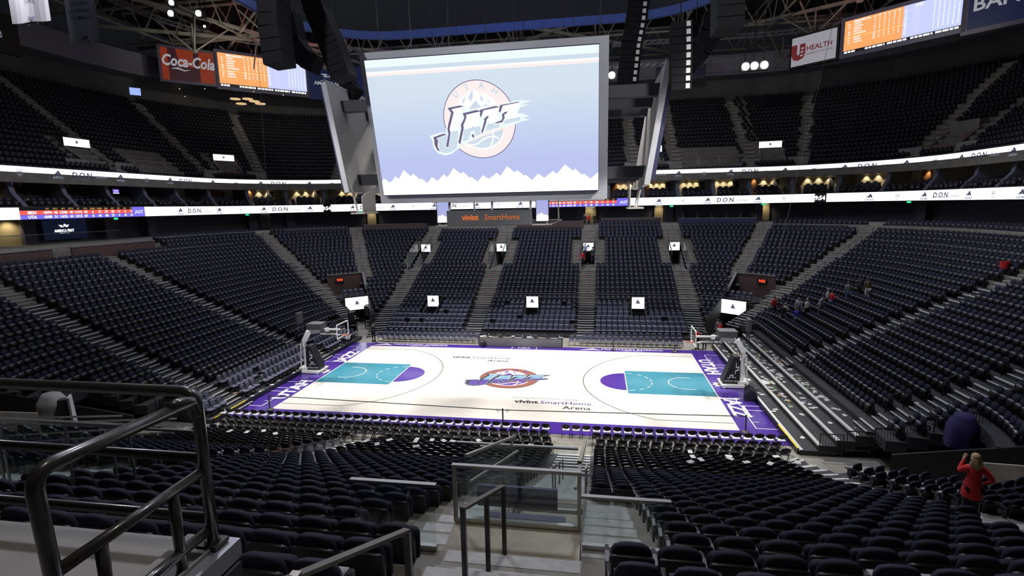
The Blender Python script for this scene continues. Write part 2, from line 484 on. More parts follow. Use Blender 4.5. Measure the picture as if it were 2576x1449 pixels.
# courtside chairs on the floor
for i in range(int(29/.56)):
    x = -14.3+.56*i
    if -4.6 < x < 3.7: continue
    if abs(x-5.35) < .8 and False: continue
    TYPES['pad'].append((x, 9.75, 0, 0+pi, 0, 0, x))
    if abs(x) > 5: TYPES['pad'].append((x+.1, 10.65, .12, pi, 1, 0, x))
for i in range(60):
    x = -16.3+.555*i
    if abs(x-4.35) < .4 or x > 15.9: continue
    TYPES['front'].append((x, -9.75, 0, 0., 0, 4, x))
    for kk, yy in ((-1, -10.62), (0, -11.33)):
        if abs(x-5.35) > 1.0 and abs(x) < 15.7: TYPES['black'].append((x+.2*(kk+1), yy, 0.0, 0., kk, 4, x))
def rot_fix():
    for T in TYPES.values():
        for i, q in enumerate(T):
            pass
def px(P):
    d = Vector(P)-CAMP; z = d.dot(FW)
    if z < .3: return None
    return (1288+FPX*d.dot(RT)/z, 724.5-FPX*d.dot(UP)/z, z)
def in_view(P, m=60):
    q = px(P); return q is not None and -m < q[0] < 2576+m and -m < q[1] < 1449+m
def merge_mesh(name, proto, items, mats):
    V = np.array(proto.v, dtype=np.float32); nv = len(V); N = len(items)
    fs = proto.f; tot = np.array([len(f) for f in fs], dtype=np.int32); loops = np.array([i for f in fs for i in f], dtype=np.int32)
    A = np.array([(q[0], q[1], q[2], q[3]) for q in items], dtype=np.float32)
    c, s_ = np.cos(A[:, 3]), np.sin(A[:, 3])
    X = c[:, None]*V[None, :, 0]-s_[:, None]*V[None, :, 1]+A[:, 0:1]
    Y = s_[:, None]*V[None, :, 0]+c[:, None]*V[None, :, 1]+A[:, 1:2]
    Z = V[None, :, 2]+A[:, 2:3]
    co = np.stack([X, Y, Z], -1).reshape(-1)
    L = (loops[None, :]+(np.arange(N, dtype=np.int32)*nv)[:, None]).reshape(-1)
    tt = np.tile(tot, N); st = np.concatenate([[0], np.cumsum(tt)[:-1]]).astype(np.int32)
    me = bpy.data.meshes.new(name); me.vertices.add(N*nv); me.vertices.foreach_set('co', co)
    me.loops.add(len(L)); me.loops.foreach_set('vertex_index', L)
    me.polygons.add(len(tt)); me.polygons.foreach_set('loop_start', st); me.polygons.foreach_set('loop_total', tt)
    me.polygons.foreach_set('material_index', np.tile(np.array(proto.m, dtype=np.int32), N))
    for m in mats: me.materials.append(MT[m])
    me.update(calc_edges=True); me.validate()
    o = bpy.data.objects.new(name, me); COL.objects.link(o); return o
def nth(i):
    W = ['first', 'second', 'third', 'fourth', 'fifth', 'sixth', 'seventh', 'eighth', 'ninth', 'tenth', 'eleventh', 'twelfth', 'thirteenth', 'fourteenth', 'fifteenth', 'sixteenth', 'seventeenth', 'eighteenth', 'nineteenth', 'twentieth']
    if i < 20: return W[i]
    tens = {2: 'twenty', 3: 'thirty', 4: 'forty', 5: 'fifty'}
    if (i+1) % 10 == 0: return {3: 'thirtieth', 4: 'fortieth', 5: 'fiftieth', 6: 'sixtieth'}[(i+1)//10]
    return tens[(i+1)//10]+'-'+W[i % 10]
# split into the 300 largest in the picture and the rest
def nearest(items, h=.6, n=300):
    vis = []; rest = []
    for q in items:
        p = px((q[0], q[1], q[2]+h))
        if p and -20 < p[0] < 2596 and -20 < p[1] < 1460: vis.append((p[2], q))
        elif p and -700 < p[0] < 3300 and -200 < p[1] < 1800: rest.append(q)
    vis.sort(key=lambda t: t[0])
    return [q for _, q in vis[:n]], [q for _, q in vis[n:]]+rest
# ---------------------------------------------------------------- place the seats
def put_all(kind, proto_root, lo, mats, lab, cat, group, rest_name, rest_label, n=300):
    items = TYPES[kind]
    near, rest = nearest(items, n=n)
    # row and place counts for the labels
    rows = {}
    for q in near:
        side = q[5]
        blk = (side, 'R' if q[0] > 5.35 else ('L' if q[0] > -5.8 else 'F')) if side in (0, 4) else (side, 'E')
        rows.setdefault((blk, q[4]), []).append(q)
    ks = {}
    for (blk, k) in rows: ks.setdefault(blk, []).append(k)
    kids = list(proto_root.children); first = True
    for (blk, k), L in rows.items():
        side, b = blk
        order = sorted(ks[blk], reverse=(side == 4))
        rn = order.index(k)
        if side in (0, 4):
            ref = {'R': 5.35, 'L': 5.35, 'F': -5.8}[b]; L.sort(key=lambda q: abs(q[0]-ref))
        else: L.sort(key=lambda q: q[1])
        for i, q in enumerate(L):
            if first: r = proto_root; r.location = q[:3]; r.rotation_euler = (0, 0, q[3]); first = False
            else: r = copy_tree(proto_root, q[:3], q[3], kids)
            tag(r, lab(side, b, rn, i), cat, group(side))
    if rest:
        o = merge_mesh(rest_name, lo, rest, mats)
        tag(o, rest_label, cat, kind='stuff')
BL = {'R': 'block toward woman in red', 'L': 'block beside tubular railing', 'F': 'block beyond second aisle'}
def lab_fixed(side, b, r, i):
    return f'navy stadium seat, {BL.get(b, "")}, {nth(r)} row from camera, {nth(i)} from aisle'
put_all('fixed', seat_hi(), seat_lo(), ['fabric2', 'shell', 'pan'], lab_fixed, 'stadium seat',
        lambda s: 'navy stadium seats in the near stand', 'stadium_seats', 'thousands of dark navy folded stadium seats filling the stands around the arena')
def chair_parts(mb, names, mats, root_name):
    r = empty(root_name)
    for i, (nm, mt) in enumerate(zip(names, mats)):
        m = MB(); idx = {}
        for f, mi in zip(mb.f, mb.m):
            if mi != i: continue
            g = []
            for v in f:
                if v not in idx: idx[v] = len(m.v); m.v.append(mb.v[v])
                g.append(idx[v])
            m.f.append(tuple(g)); m.m.append(0)
        m.build(nm, mt, r)
    return r
def lab_blk(side, b, r, i):
    w = {'R': 'woman-in-red side', 'L': 'tubular railing side', 'F': 'beyond second aisle'}.get(b, '')
    return f'black folding chair, {w}, {nth(r)} row toward court, {nth(i)} from stairs'
put_all('black', chair_parts(blk_lo(), ['backrest', 'seat', 'frame'], ['blackplastic', 'blackplastic', 'blackmetal'], 'folding_chair'),
        blk_lo(), ['blackplastic', 'blackplastic', 'blackmetal'], lab_blk, 'folding chair', lambda s: 'black folding chairs behind the near sideline',
        'folding_chairs', 'remaining black folding chairs on the near floor risers')
def lab_pad(side, b, r, i):
    if side == 0:
        w = {'R': 'toward the littered stage', 'L': 'behind the scorer table', 'F': 'toward the seated end riser'}[b]
        return f'slate padded chair across court {w}, {nth(r)} row up, {nth(i)} from stairs'
    return f'slate padded chair on the end riser, {nth(r)} row up, {nth(i)} from camera end'
put_all('front', chair_parts(blk_lo(), ['backrest', 'seat', 'frame'], ['blackplastic', 'paleseat', 'blackmetal'], 'folding_chair'),
        blk_lo(), ['blackplastic', 'paleseat', 'blackmetal'], lambda s_, b, r, i: f"folding chair with pale seat on the near sideline, {nth(i)} from stairs, {dict(R='woman-in-red side', L='railing side', F='beyond second aisle')[b]}", 'folding chair',
        lambda s: 'pale-seated folding chairs along the near sideline', 'folding_chairs', 'pale-seated folding chairs')
put_all('pad', chair_parts(pad_lo(), ['cushions', 'frame'], ['pad', 'blackmetal'], 'padded_chair'), pad_lo(), ['pad', 'blackmetal'],
        lab_pad, 'padded chair', lambda s: 'slate padded chairs beyond the court' if s == 0 else 'slate padded chairs on the left end riser',
        'padded_chairs', 'remaining slate padded chairs on the courtside risers')
# ---------------------------------------------------------------- court
MT['maple'] = mat('pale_maple', (.80, .70, .56), .22, noise=(.35, .05), coat=.3)
nt = MT['maple'].node_tree; b_ = nt.nodes['Principled BSDF']
tc = nt.nodes.new('ShaderNodeTexCoord'); br = nt.nodes.new('ShaderNodeTexBrick'); br.inputs['Scale'].default_value = 1
br.inputs['Brick Width'].default_value = 1.8; br.inputs['Row Height'].default_value = .09; br.inputs['Mortar Size'].default_value = .004
br.inputs['Color1'].default_value = (.84, .80, .74, 1); br.inputs['Color2'].default_value = (.78, .73, .66, 1); br.inputs['Mortar'].default_value = (.6, .5, .4, 1)
nt.links.new(tc.outputs['Object'], br.inputs['Vector']); nt.links.new(br.outputs['Color'], b_.inputs['Base Color'])
MT['purple'] = mat('court_purple', (.07, .028, .28), .2, coat=.4)
MT['teal'] = mat('court_teal', (.035, .24, .33), .25, coat=.3)
MT['cwhite'] = mat('court_white', (.85, .85, .85), .3)
MT['cline'] = mat('court_thin_line', (.08, .07, .06), .4)
MT['floor'] = mat('arena_floor_paint', (.30, .28, .24), .5, noise=(.8, .15))
MT['rust'] = mat('logo_copper', (.22, .075, .05), .3)
MT['logoteal'] = mat('logo_light_teal', (.14, .27, .36), .3)
MT['logogrey'] = mat('logo_blue_grey', (.10, .13, .18), .3)
MT['logodark'] = mat('logo_charcoal', (.02, .02, .03), .3)
MT['logopur'] = mat('logo_violet', (.08, .04, .26), .3)
fl = MB(); fl.span((-60, -50, -.3), (60, 60, -.012)); struct(fl.build('floor', 'floor'))
L_, W_ = 14.325, 7.62
ct = MB(); lay = [0.]
CM = ['purple', 'maple', 'teal', 'cwhite', 'cline', 'rust', 'logoteal', 'logodark', 'logopur', 'floor', 'logogrey']
def P2(pts, mi, z): ct.face([(x, y, z) for x, y in pts], mi)
def rect(x0, y0, x1, y1, mi, z): P2([(x0, y0), (x1, y0), (x1, y1), (x0, y1)], mi, z)
ct.span((-16.85, -9.3, -.01), (16.95, 8.75, .0), 0)
rect(-L_, -W_, L_, W_, 1, .004)
def stroke(pts, wd, mi, z, closed=False):
    n = len(pts)
    for i in range(n if closed else n-1):
        a = Vector(pts[i]); b = Vector(pts[(i+1) % n]); t = (b-a)
        if t.length < 1e-6: continue
        t.normalize(); m = Vector((-t.y, t.x))*wd/2; a = a-t*wd*.15; b = b+t*wd*.15
        P2([a-m, b-m, b+m, a+m], mi, z)
def arc(cx, cy, r, a0, a1, n=40): return [(cx+r*cos(math.radians(a0+(a1-a0)*i/n)), cy+r*sin(math.radians(a0+(a1-a0)*i/n))) for i in range(n+1)]
for s in (-1, 1):
    base = s*L_; ft = s*(L_-5.79)
    P2([(base, -2.44), (ft, -2.44), (ft, 2.44), (base, 2.44)], 2, .007)
    P2(arc(ft, 0, 1.83, 90, 270, 30) if s > 0 else arc(ft, 0, 1.83, -90, 90, 30), 0, .007)
    stroke([(ft, -2.44), (ft, 2.44)], .06, 3, .011)
    # dashed circle inside the lane
    for j in range(8):
        a0 = -90+j*22.5+5 if s > 0 else 90+j*22.5+5
        stroke(arc(ft, 0, 1.83, a0, a0+12, 4), .06, 3, .011)
    hx = s*(L_-1.6)
    a = arc(hx, 0, 1.22, 90, 270, 24) if s > 0 else arc(hx, 0, 1.22, -90, 90, 24)
    stroke([(hx+s*.4, a[0][1])]+a+[(hx+s*.4, a[-1][1])], .06, 3, .011)
    # three point line, thin dark
    th = math.degrees(math.asin(6.7/7.24))
    a = arc(hx, 0, 7.24, 180-th, 180+th, 60) if s > 0 else arc(hx, 0, 7.24, -th, th, 60)
    stroke([(base, a[0][1])]+a+[(base, a[-1][1])], .065, 4, .010)
    # bench boxes on the apron
    for y0, y1 in ((-7.3, -4.6), (-3.9, -2.6), (2.6, 3.9), (4.6, 7.3)):
        xa = s*15.35; xb = s*16.7
        stroke([(xb, y0), (xa, y0), (xa, y1), (xb, y1)], .06, 3, .011)
        for q in (1, 2):
            if y1-y0 > 2: stroke([(xa, y0+(y1-y0)*q/3), (xa+s*.4, y0+(y1-y0)*q/3)], .05, 3, .011)
    stroke([(base+s*.03, -W_), (base+s*.03, W_)], .07, 3, .011)
    stroke([(s*4.3, W_+.05), (s*4.3, W_+.9)], .06, 3, .011) if False else None
for y in (-W_-.03, W_+.03): stroke([(-L_, y), (L_, y)], .07, 3, .011)
stroke([(0, -W_), (0, W_)], .05, 3, .012)
for x in (-1.1, 1.1): stroke([(x, W_), (x, W_+1.0)], .05, 3, .011)
def ctext(txt, size, o, rot, mi, z=.012, shear=0, bold=0., xs=1.):
    c, s = cos(rot), sin(rot)
    put_text(ct, txt, size, lambda x, y: (o[0]+c*x-s*y, o[1]+s*x+c*y, z), mi, shear=shear, bold=bold, xs=xs)
# baseline words: left end read from the far side of the basket, right end mirrored round
ctext('UTAH', .95, (-14.62, -4.1), pi/2, 3, bold=.03, xs=1.05); ctext('JAZZ', .95, (-14.62, 4.1), pi/2, 3, bold=.03, xs=1.05)
ctext('UTAH', .95, (14.62, 4.1), -pi/2, 3, bold=.03, xs=1.05); ctext('JAZZ', .95, (14.62, -4.1), -pi/2, 3, bold=.03, xs=1.05)
def star(cx, cy, r):
    pts = []
    for i in range(16):
        a = i*pi/8; q = r if i % 2 == 0 else r*.62
        pts.append((cx+q*cos(a), cy+q*sin(a)))
    P2(pts, 3, .012); P2(arc(cx, cy, r*.42, 0, 360, 16)[:-1], 5, .014)
star(-15.05, 0, .62); star(15.05, 0, .62)
# far apron sponsor words, signature panels on the floor
for cx in (-10.3, 9.0):
    ctext('MOUNTAIN AMERICA', .34, (cx+.5, 8.2), 0, 3, bold=.02, xs=1.1, shear=0)
    ctext('CREDIT UNION', .16, (cx+.5, 7.93), 0, 3, bold=.01, xs=1.2)
    P2([(cx-4.1, 7.95), (cx-2.9, 8.55), (cx-2.1, 7.95), (cx-2.8, 8.15)], 3, .012)
ctext('NBA', .4, (0, 8.0), 0, 3)
ctext('Utah Jazz', .34, (-3.3, 5.75), 0, 4) if False else None
for cx, cy, f in ((-3.4, 4.6, 1), (3.45, -4.9, 1)):
    ctext('vivint', .50, (cx-1.55, cy), 0, 7, bold=.03); ctext('.SmartHome', .50, (cx+.95, cy), 0, 8, bold=0., xs=.95)
    ctext('Arena', .50, (cx+1.75, cy-.75), 0, 7, bold=.01)
    ctext('Court at', .2, (cx+1.3, cy+.75), 0, 4)
    pts = [(cx-2.6+i*.13, cy+.85+.16*sin(i*1.7)*cos(i*.31)+.002*i) for i in range(26)]
    stroke(pts, .03, 4, .012)
# ---- the team emblem, traced once and used on the floor and on the big screen
def emb(q): return [((x-905)/620., (730-y)/620.) for x, y in q]
E_OUT = emb([(75,1005),(290,940),(360,955),(345,885),(440,740),(480,620),(360,535),(620,490),(700,515),(730,560),(900,560),(930,530),(1180,490),(1240,495),(1260,470),(1540,415),(1640,390),(1560,425),(1735,412),(1570,478),(1690,478),(1555,525),(1520,610),(1600,620),(1690,655),(1590,690),(1700,712),(1560,745),(1470,790),(1250,845),(1050,910),(940,960),(880,1000),(800,1050),(740,1060),(640,1110),(560,1150),(540,1200),(400,1300),(300,1330),(180,1295),(110,1200),(110,1100)])
E_SHADE = emb([(410,548),(615,505),(680,518),(500,560),(505,610),(440,800),(410,890),(420,935),(365,1180),(325,1185),(385,960),(375,890),(400,800),(462,625)])
E_SHJ = emb([(125,1028),(300,965),(360,975),(180,1040),(200,1080),(185,1180),(210,1250),(270,1290),(170,1240),(135,1150),(140,1070)])
E_SHA = emb([(648,628),(870,573),(945,590),(700,650),(700,700),(640,820),(645,860),(565,1135),(535,1105),(605,870),(600,820),(668,700)])
E_SHZ = emb([(925,570),(1180,505),(1240,520),(980,578),(935,690),(920,660)])
E_SHZ2 = emb([(1060,655),(1050,690),(1020,720),(1015,760),(940,950),(925,915),(985,745),(980,715),(1020,675)])
E_SHY = emb([(1240,515),(1255,490),(1540,435),(1555,445),(1290,500),(1245,610),(1222,590)])
E_SHY2 = emb([(1365,580),(1340,620),(1305,640),(1310,690),(1270,760),(1150,785),(1165,765),(1255,730),(1275,690),(1268,640),(1310,600)])
E_J = emb([(470,568),(690,525),(650,560),(560,830),(540,1000),(500,1200),(400,1270),(290,1290),(215,1240),(200,1100),(190,1040),(370,990),(350,1080),(320,1190),(360,1195),(430,900),(420,890),(510,620)])
E_A = emb([(705,650),(930,600),(900,720),(920,960),(820,990),(810,900),(760,915),(700,1060),(610,1085),(650,860),(720,700)])
E_Z = emb([(985,580),(1240,530),(1180,680),(1130,800),(1230,790),(1215,840),(990,910),(1040,770),(1090,655),(1020,668),(960,690)])
E_ZZ = emb([(1295,505),(1560,450),(1500,580),(1450,680),(1570,640),(1550,730),(1290,795),(1320,700),(1380,580),(1310,600),(1260,620)])
E_DOTS = [emb([(780,870),(800,820),(795,870)]), emb([(765,970),(800,960),(800,1025),(765,1000)])]
E_MT = [emb([(575,470),(680,360),(740,330),(835,240),(960,310),(1060,330),(1200,460),(1150,490),(930,530),(750,570),(700,515),(640,490)])]
E_MS = [emb([(835,245),(830,390),(790,440),(750,380)]), emb([(645,455),(700,360),(710,405),(670,475)]), emb([(875,420),(950,530),(745,575),(790,505)]), emb([(955,320),(990,410),(965,450),(940,400)]), emb([(1015,475),(1080,505),(975,515)]), emb([(1065,380),(1095,470),(1060,440)])]
E_BALL = emb([(680,1110),(900,1010),(1280,870),(1250,980),(1180,1080),(1060,1160),(930,1190),(800,1165)])
E_SEAM = [emb([(720,1140),(830,1130),(950,1040),(1050,995),(1130,990),(1190,1020)]), emb([(1105,910),(1115,1000),(1090,1090),(1050,1150)]), emb([(640,1130),(760,1180),(900,1205),(1060,1175),(1200,1080),(1290,930)])]
def emblem(mb, f, dz, mi, red, dark, lite, body, body2, white, ink, face=None):
    """f maps (x, y, lift) to 3-D; disc radius is 0.92 in emblem units centred (0, 0)"""
    def disc(r, m, l): mb.add([f(r*.92*cos(i*pi/32), r*1.0*sin(i*pi/32), l*dz) for i in range(64)], [tuple(range(64))], m)
    disc(1.012, dark, 1); disc(.992, red, 2)
    def pol(P, m, l): mb.add([f(x, y, l*dz) for x, y in P], [tuple(range(len(P)))], m)
    pol(E_BALL, lite, 3)
    def seam(P, m, l, wd):
        for a, b in zip(P, P[1:]):
            a, b = Vector(a), Vector(b); t = (b-a).normalized(); n_ = Vector((-t.y, t.x))*wd
            pol([a-n_, b-n_+t*.01, b+n_+t*.01, a+n_], m, l)
    for s in E_SEAM: seam(s, white, 4, .018)
    for P in E_MT: pol(P, white, 5)
    for P in E_MS: pol(P, lite, 6)
    for i, ch in enumerate('UTAH'):
        a = (133, 109, 82, 57)[i]*pi/180; r = .80
        V, F = text2d(ch, .15, 0, .03)
        q = a-pi/2
        mb.add([f(r*.93*cos(a)+cos(q)*x-sin(q)*y, r*sin(a)+sin(q)*x+cos(q)*y, 4*dz) for x, y in V], F, ink)
    pol(E_OUT, body2, 7)
    for P in (E_SHADE, E_SHJ, E_SHA, E_SHZ, E_SHZ2, E_SHY, E_SHY2): pol(P, dark, 8)
    for P in (E_J, E_A, E_Z, E_ZZ): pol(P, white, 9)
    if face is not None:
        for P in (E_J, E_A, E_Z, E_ZZ):
            c = (sum(p[0] for p in P)/len(P), sum(p[1] for p in P)/len(P)); pol([(c[0]+(p[0]-c[0])*.93, c[1]+(p[1]-c[1])*.95) for p in P], face, 9.5)
    def shrink(P, k):
        c = (sum(p[0] for p in P)/len(P), sum(p[1] for p in P)/len(P)); return P
    # lower halves of the letters in the second colour
    for P, yc in ((E_J, -.33), (E_A, -.20), (E_Z, -.08), (E_ZZ, .05)):
        low = clip(P, yc); pol(low, body, 10) if len(low) > 2 else None
    for P in E_DOTS: pol(P, dark, 10)
def clip(P, yc):
    """keep the part of a polygon below a slightly rising line"""
    g = lambda p: p[1]-(yc+.22*(p[0]-sum(q[0] for q in P)/len(P))); out = []
    for i in range(len(P)):
        a, b = P[i], P[(i+1) % len(P)]; ga, gb = g(a), g(b)
        if ga <= 0: out.append(a)
        if (ga < 0) != (gb < 0) and ga != gb:
            t = ga/(ga-gb); out.append((a[0]+(b[0]-a[0])*t, a[1]+(b[1]-a[1])*t))
    return out
emblem(ct, lambda x, y, l: (x*2.40, -.1+(y-.065*x)*2.2, .014+l), .0016, 0, 5, 7, 8, 8, 10, 3, 8, 6)
struct(ct.build('floor_court', CM))

# apron carpets and courtside kit ------------------------------------------------
def basket(sx, lab):
    r = empty('basketball_hoop', (sx*15.85, 0, 0), 0 if sx < 0 else pi)     # local +x points to the court
    b = MB(); b.span((-.9, -.75, .05), (.9, .75, .22)); b.span((-.9, -.6, .2), (-.2, .6, .42))
    for x in (-.75, .75):
        for y in (-.7, .7): b.lathe([(.08, 0), (.09, .04), (.08, .08)], (x, y, 0), 10)
    b.build('base', 'white', r)
    p = MB(); p.prism([(.75, .1), (.78, .35), (.10, 2.15), (-.28, 2.15), (-.35, .1)], lambda u, v: (u, -.42, v), lambda u, v: (u, .42, v))
    pd = p.build('base_padding', 'blackpad', r)
    lg = MB()
    for y in (-.425, .425):
        s = -1 if y < 0 else 1
        f = (lambda x, z, y=y, s=s: (.20+(-s*-1)*0+x, y+s*.004, z))
        put_text(lg, 'AMERICA FIRST', .10, (lambda x, z, y=y, s=s: (.22-s*0+(x if s < 0 else -x), y+s*.006, .38+z)), 0)
        for q in ([(-.3, .0), (-.12, .0), (-.05, .22), (.05, .22), (.0, .05), (.28, .05), (.28, .09), (.06, .09), (.12, .27), (-.1, .27), (-.16, .04), (-.3, .04)],):
            lg.face([(.2+(x if s < 0 else -x), y+s*.006, .62+z) for x, z in q], 0)
            lg.face([(.0+(z if s < 0 else -z)*.9, y+s*.006, 1.35+x*1.4) for x, z in q], 0)
    lg.build('sponsor_print', 'white', pd)
    a = MB()
    a.bar((-.55, 0, .3), (-.62, 0, 2.5), .22, .22); a.bar((-.62, 0, 2.4), (-.15, 0, 3.25), .28, .34); a.bar((-.2, 0, 3.15), (1.55, 0, 3.42), .24, .30)
    for y in (-.3, .3): a.bar((-.85, y, .3), (-.72, y, 2.3), .07, .09)
    a.bar((1.3, 0, 3.45), (2.55, 0, 3.45), .10, .12); a.bar((1.3, 0, 3.25), (2.5, 0, 3.0), .07, .07)
    a.build('arm', 'white', r)
    s = MB(); s.span((1.05, -.36, 3.02), (2.25, -.30, 3.33)); s.span((1.05, .30, 3.02), (2.25, .36, 3.33)); sl = s.build('arm_sleeve', 'blackpad', r)
    t = MB()
    put_text(t, 'AMERICA FIRST', .15, lambda x, z: ((1.65+x) if sx < 0 else (1.65+x), -.365, 3.1+z), 0, xs=.85, bold=.02)
    put_text(t, 'AMERICA FIRST', .15, lambda x, z: (1.65-x, .365, 3.1+z), 0, xs=.85, bold=.02)
    t.build('sleeve_lettering', 'white', sl)
    c = MB(); c.span((-.05, -.5, 3.52), (1.15, .5, 3.95)); c.build('shot_clock_box', 'darkbox', r)
    c = MB(); c.bar((-.1, 0, 3.3), (-.1, 0, 3.6), .08, .08); c.build('clock_bracket', 'blackmetal', r)
    c = MB(); c.span((-.95, -.35, 3.9), (-.75, .35, 4.75)); c.span((-.9, -.3, 3.3), (-.8, -.25, 3.9)); c.span((-.9, .25, 3.3), (-.8, .3, 3.9)); c.build('game_clock', 'darkbox', r)
    # board: glass in a white frame, 1.22 m inside the baseline
    g = MB(); X = 15.9-L_+1.22-.05
    g.span((X-.02, -.88, 2.93), (X+.02, .88, 3.97)); gl = g.build('backboard', 'glass', r)
    f = MB()
    for y in (-.9, .9): f.span((X-.03, y-.035, 2.9), (X+.03, y+.035, 4.0))
    for z in (2.92, 3.98): f.span((X-.03, -.9, z-.035), (X+.03, .9, z+.035))
    for y in (-.3, .3): f.span((X+.021, y-.025, 3.05), (X+.028, y+.025, 3.5))
    for z in (3.07, 3.48): f.span((X+.021, -.3, z-.025), (X+.028, .3, z+.025))
    f.build('board_frame', 'white', gl)
    q = MB(); rx = X+.38; q.tube([(rx+.23*cos(i*pi/10), .23*sin(i*pi/10), 3.05) for i in range(20)], .014, 6, closed=True)
    q.span((X, -.1, 3.0), (X+.17, .1, 3.06)); q.build('rim', 'rimorange', r)
    n = MB()
    for i in range(12):
        for d in (-1, 1):
            pts = [(rx+(.225-.035*j)*cos((i+d*j*.5)*pi/6), (.225-.035*j)*sin((i+d*j*.5)*pi/6), 3.04-.12*j) for j in range(4)]
            n.tube(pts, .006, 4, caps=False)
    n.build('net', 'white', r)
    tag(r, lab, 'basketball hoop')
    return r
MT['blackpad'] = mat('black_vinyl_pad', (.015, .015, .02), .4); MT['darkbox'] = mat('dark_grey_box', (.05, .05, .06), .5)
MT['rimorange'] = mat('rim_orange', (.75, .12, .03), .4)
basket(-1, 'white portable basketball hoop with black padding, standing before the end riser filled with padded chairs')
basket(1, 'white portable basketball hoop with black padding, standing before the bare littered stage')
# scorer's table
r = empty('scorer_table', (-.45, 8.95, 0))
m = MB(); m.span((-3.85, -.35, .02), (3.85, -.28, .80)); m.build('front_panel', 'tablegrey', r) if False else None
MT['tablegrey'] = mat('grey_led_front', (.16, .16, .17), .5)
m = MB(); m.span((-3.85, -.38, .02), (3.85, -.30, .80)); m.span((-3.85, -.38, .02), (-3.79, .35, .8)); m.span((3.79, -.38, .02), (3.85, .35, .8)); m.build('front_panel', 'tablegrey', r)
m = MB(); m.span((-3.9, -.42, .80), (3.9, .42, .85)); m.build('table_top', 'blackmetal', r)
m = MB()
for i in range(7): m.span((-3.7+i*1.08, -.42, .852), (-3.05+i*1.08, -.30, .856))
m.build('white_edge_strips', 'nosing', r)
tag(r, 'long grey-fronted scorer table with a black top at the far sideline', 'table')
random.seed(11)
for i in range(26):
    x = -4.1+random.random()*7.4; t = random.choice(['paper_sheet', 'monitor', 'water_bottle'])
    m = MB()
    if t == 'paper_sheet': m.box((0, 0, .004), (.28, .21, .006), rz=random.random()); mt = 'nosing'
    elif t == 'monitor': m.box((0, 0, .15), (.4, .04, .24)); m.box((0, .03, .02), (.15, .12, .04)); mt = 'darkbox'
    else: m.lathe([(.032, 0), (.034, .14), (.012, .18), (.014, .21)], n=8); mt = 'paleblue'
    if 'paleblue' not in MT: MT['paleblue'] = mat('pale_blue_plastic', (.45, .55, .75), .3)
    o = m.build(t, mt, loc=(x, 8.95+random.uniform(-.2, .25), .852))
    tag(o, {'paper_sheet': 'white sheet of paper lying on the long scorer table', 'monitor': 'small dark monitor standing on the long scorer table', 'water_bottle': 'small plastic bottle standing on the long scorer table'}[t],
        {'paper_sheet': 'paper', 'monitor': 'monitor', 'water_bottle': 'bottle'}[t], {'paper_sheet': 'papers on the scorer table', 'monitor': 'monitors on the scorer table', 'water_bottle': 'bottles on the scorer table'}[t])
# stage fronts: padded black boards along both end risers
for sd, lab in ((-1, 'long black padded board along the front of the riser with padded chairs'), (1, 'long black padded board along the front of the bare littered stage')):
    X = sd*(CX+RK(2)-.70)
    m = MB(); m.span((X-sd*.10, -7.2, 0), (X-sd*.02, 10.0, .30))
    o = m.build('padded_board', 'blackpad'); tag(o, lab, 'padded board')
    m = MB(); m.span((X-sd*.10, -10.2, .0), (X-sd*.04, -7.3, .30)); m.span((X-sd*.12, -10.2, .30), (X-sd*.02, -7.3, .33), 1)
    tag(m.build('riser_end_board', ['blackpad', 'yellowedge']) if 'yellowedge' in MT else (MT.__setitem__('yellowedge', mat('yellow_edge', (.75, .6, .03), .5)), m.build('riser_end_board', ['blackpad', 'yellowedge']))[1],
        'black riser board with a yellow top edge, camera end of the %s' % ('riser with padded chairs' if sd < 0 else 'littered stage'), 'board')
# ---------------------------------------------------------------- rings above the bowl
UCX = -1.0
def rpath(a, b, r, step=1.5):
    """rounded rectangle, clockwise from above starting at the far side's low-x corner: points (x, y, nx, ny) and arclength"""
    P = []
    def ln(x0, y0, x1, y1, nx, ny):
        n = max(1, int(math.hypot(x1-x0, y1-y0)/step))
        for i in range(n): P.append((x0+(x1-x0)*i/n, y0+(y1-y0)*i/n, nx, ny))
    def cn(cx, cy, a0):
        n = max(3, int(r*pi/2/step))
        for i in range(n):
            t = a0-(pi/2)*i/n; P.append((cx+r*cos(t), cy+r*sin(t), cos(t), sin(t)))
    ln(-a+r, b, a-r, b, 0, 1); cn(a-r, b-r, pi/2); ln(a, b-r, a, -b+r, 1, 0); cn(a-r, -b+r, 0)
    ln(a-r, -b, -a+r, -b, 0, -1); cn(-a+r, -b+r, -pi/2); ln(-a, -b+r, -a, b-r, -1, 0); cn(-a+r, b-r, pi)
    return [(x+UCX, y, nx, ny) for x, y, nx, ny in P]
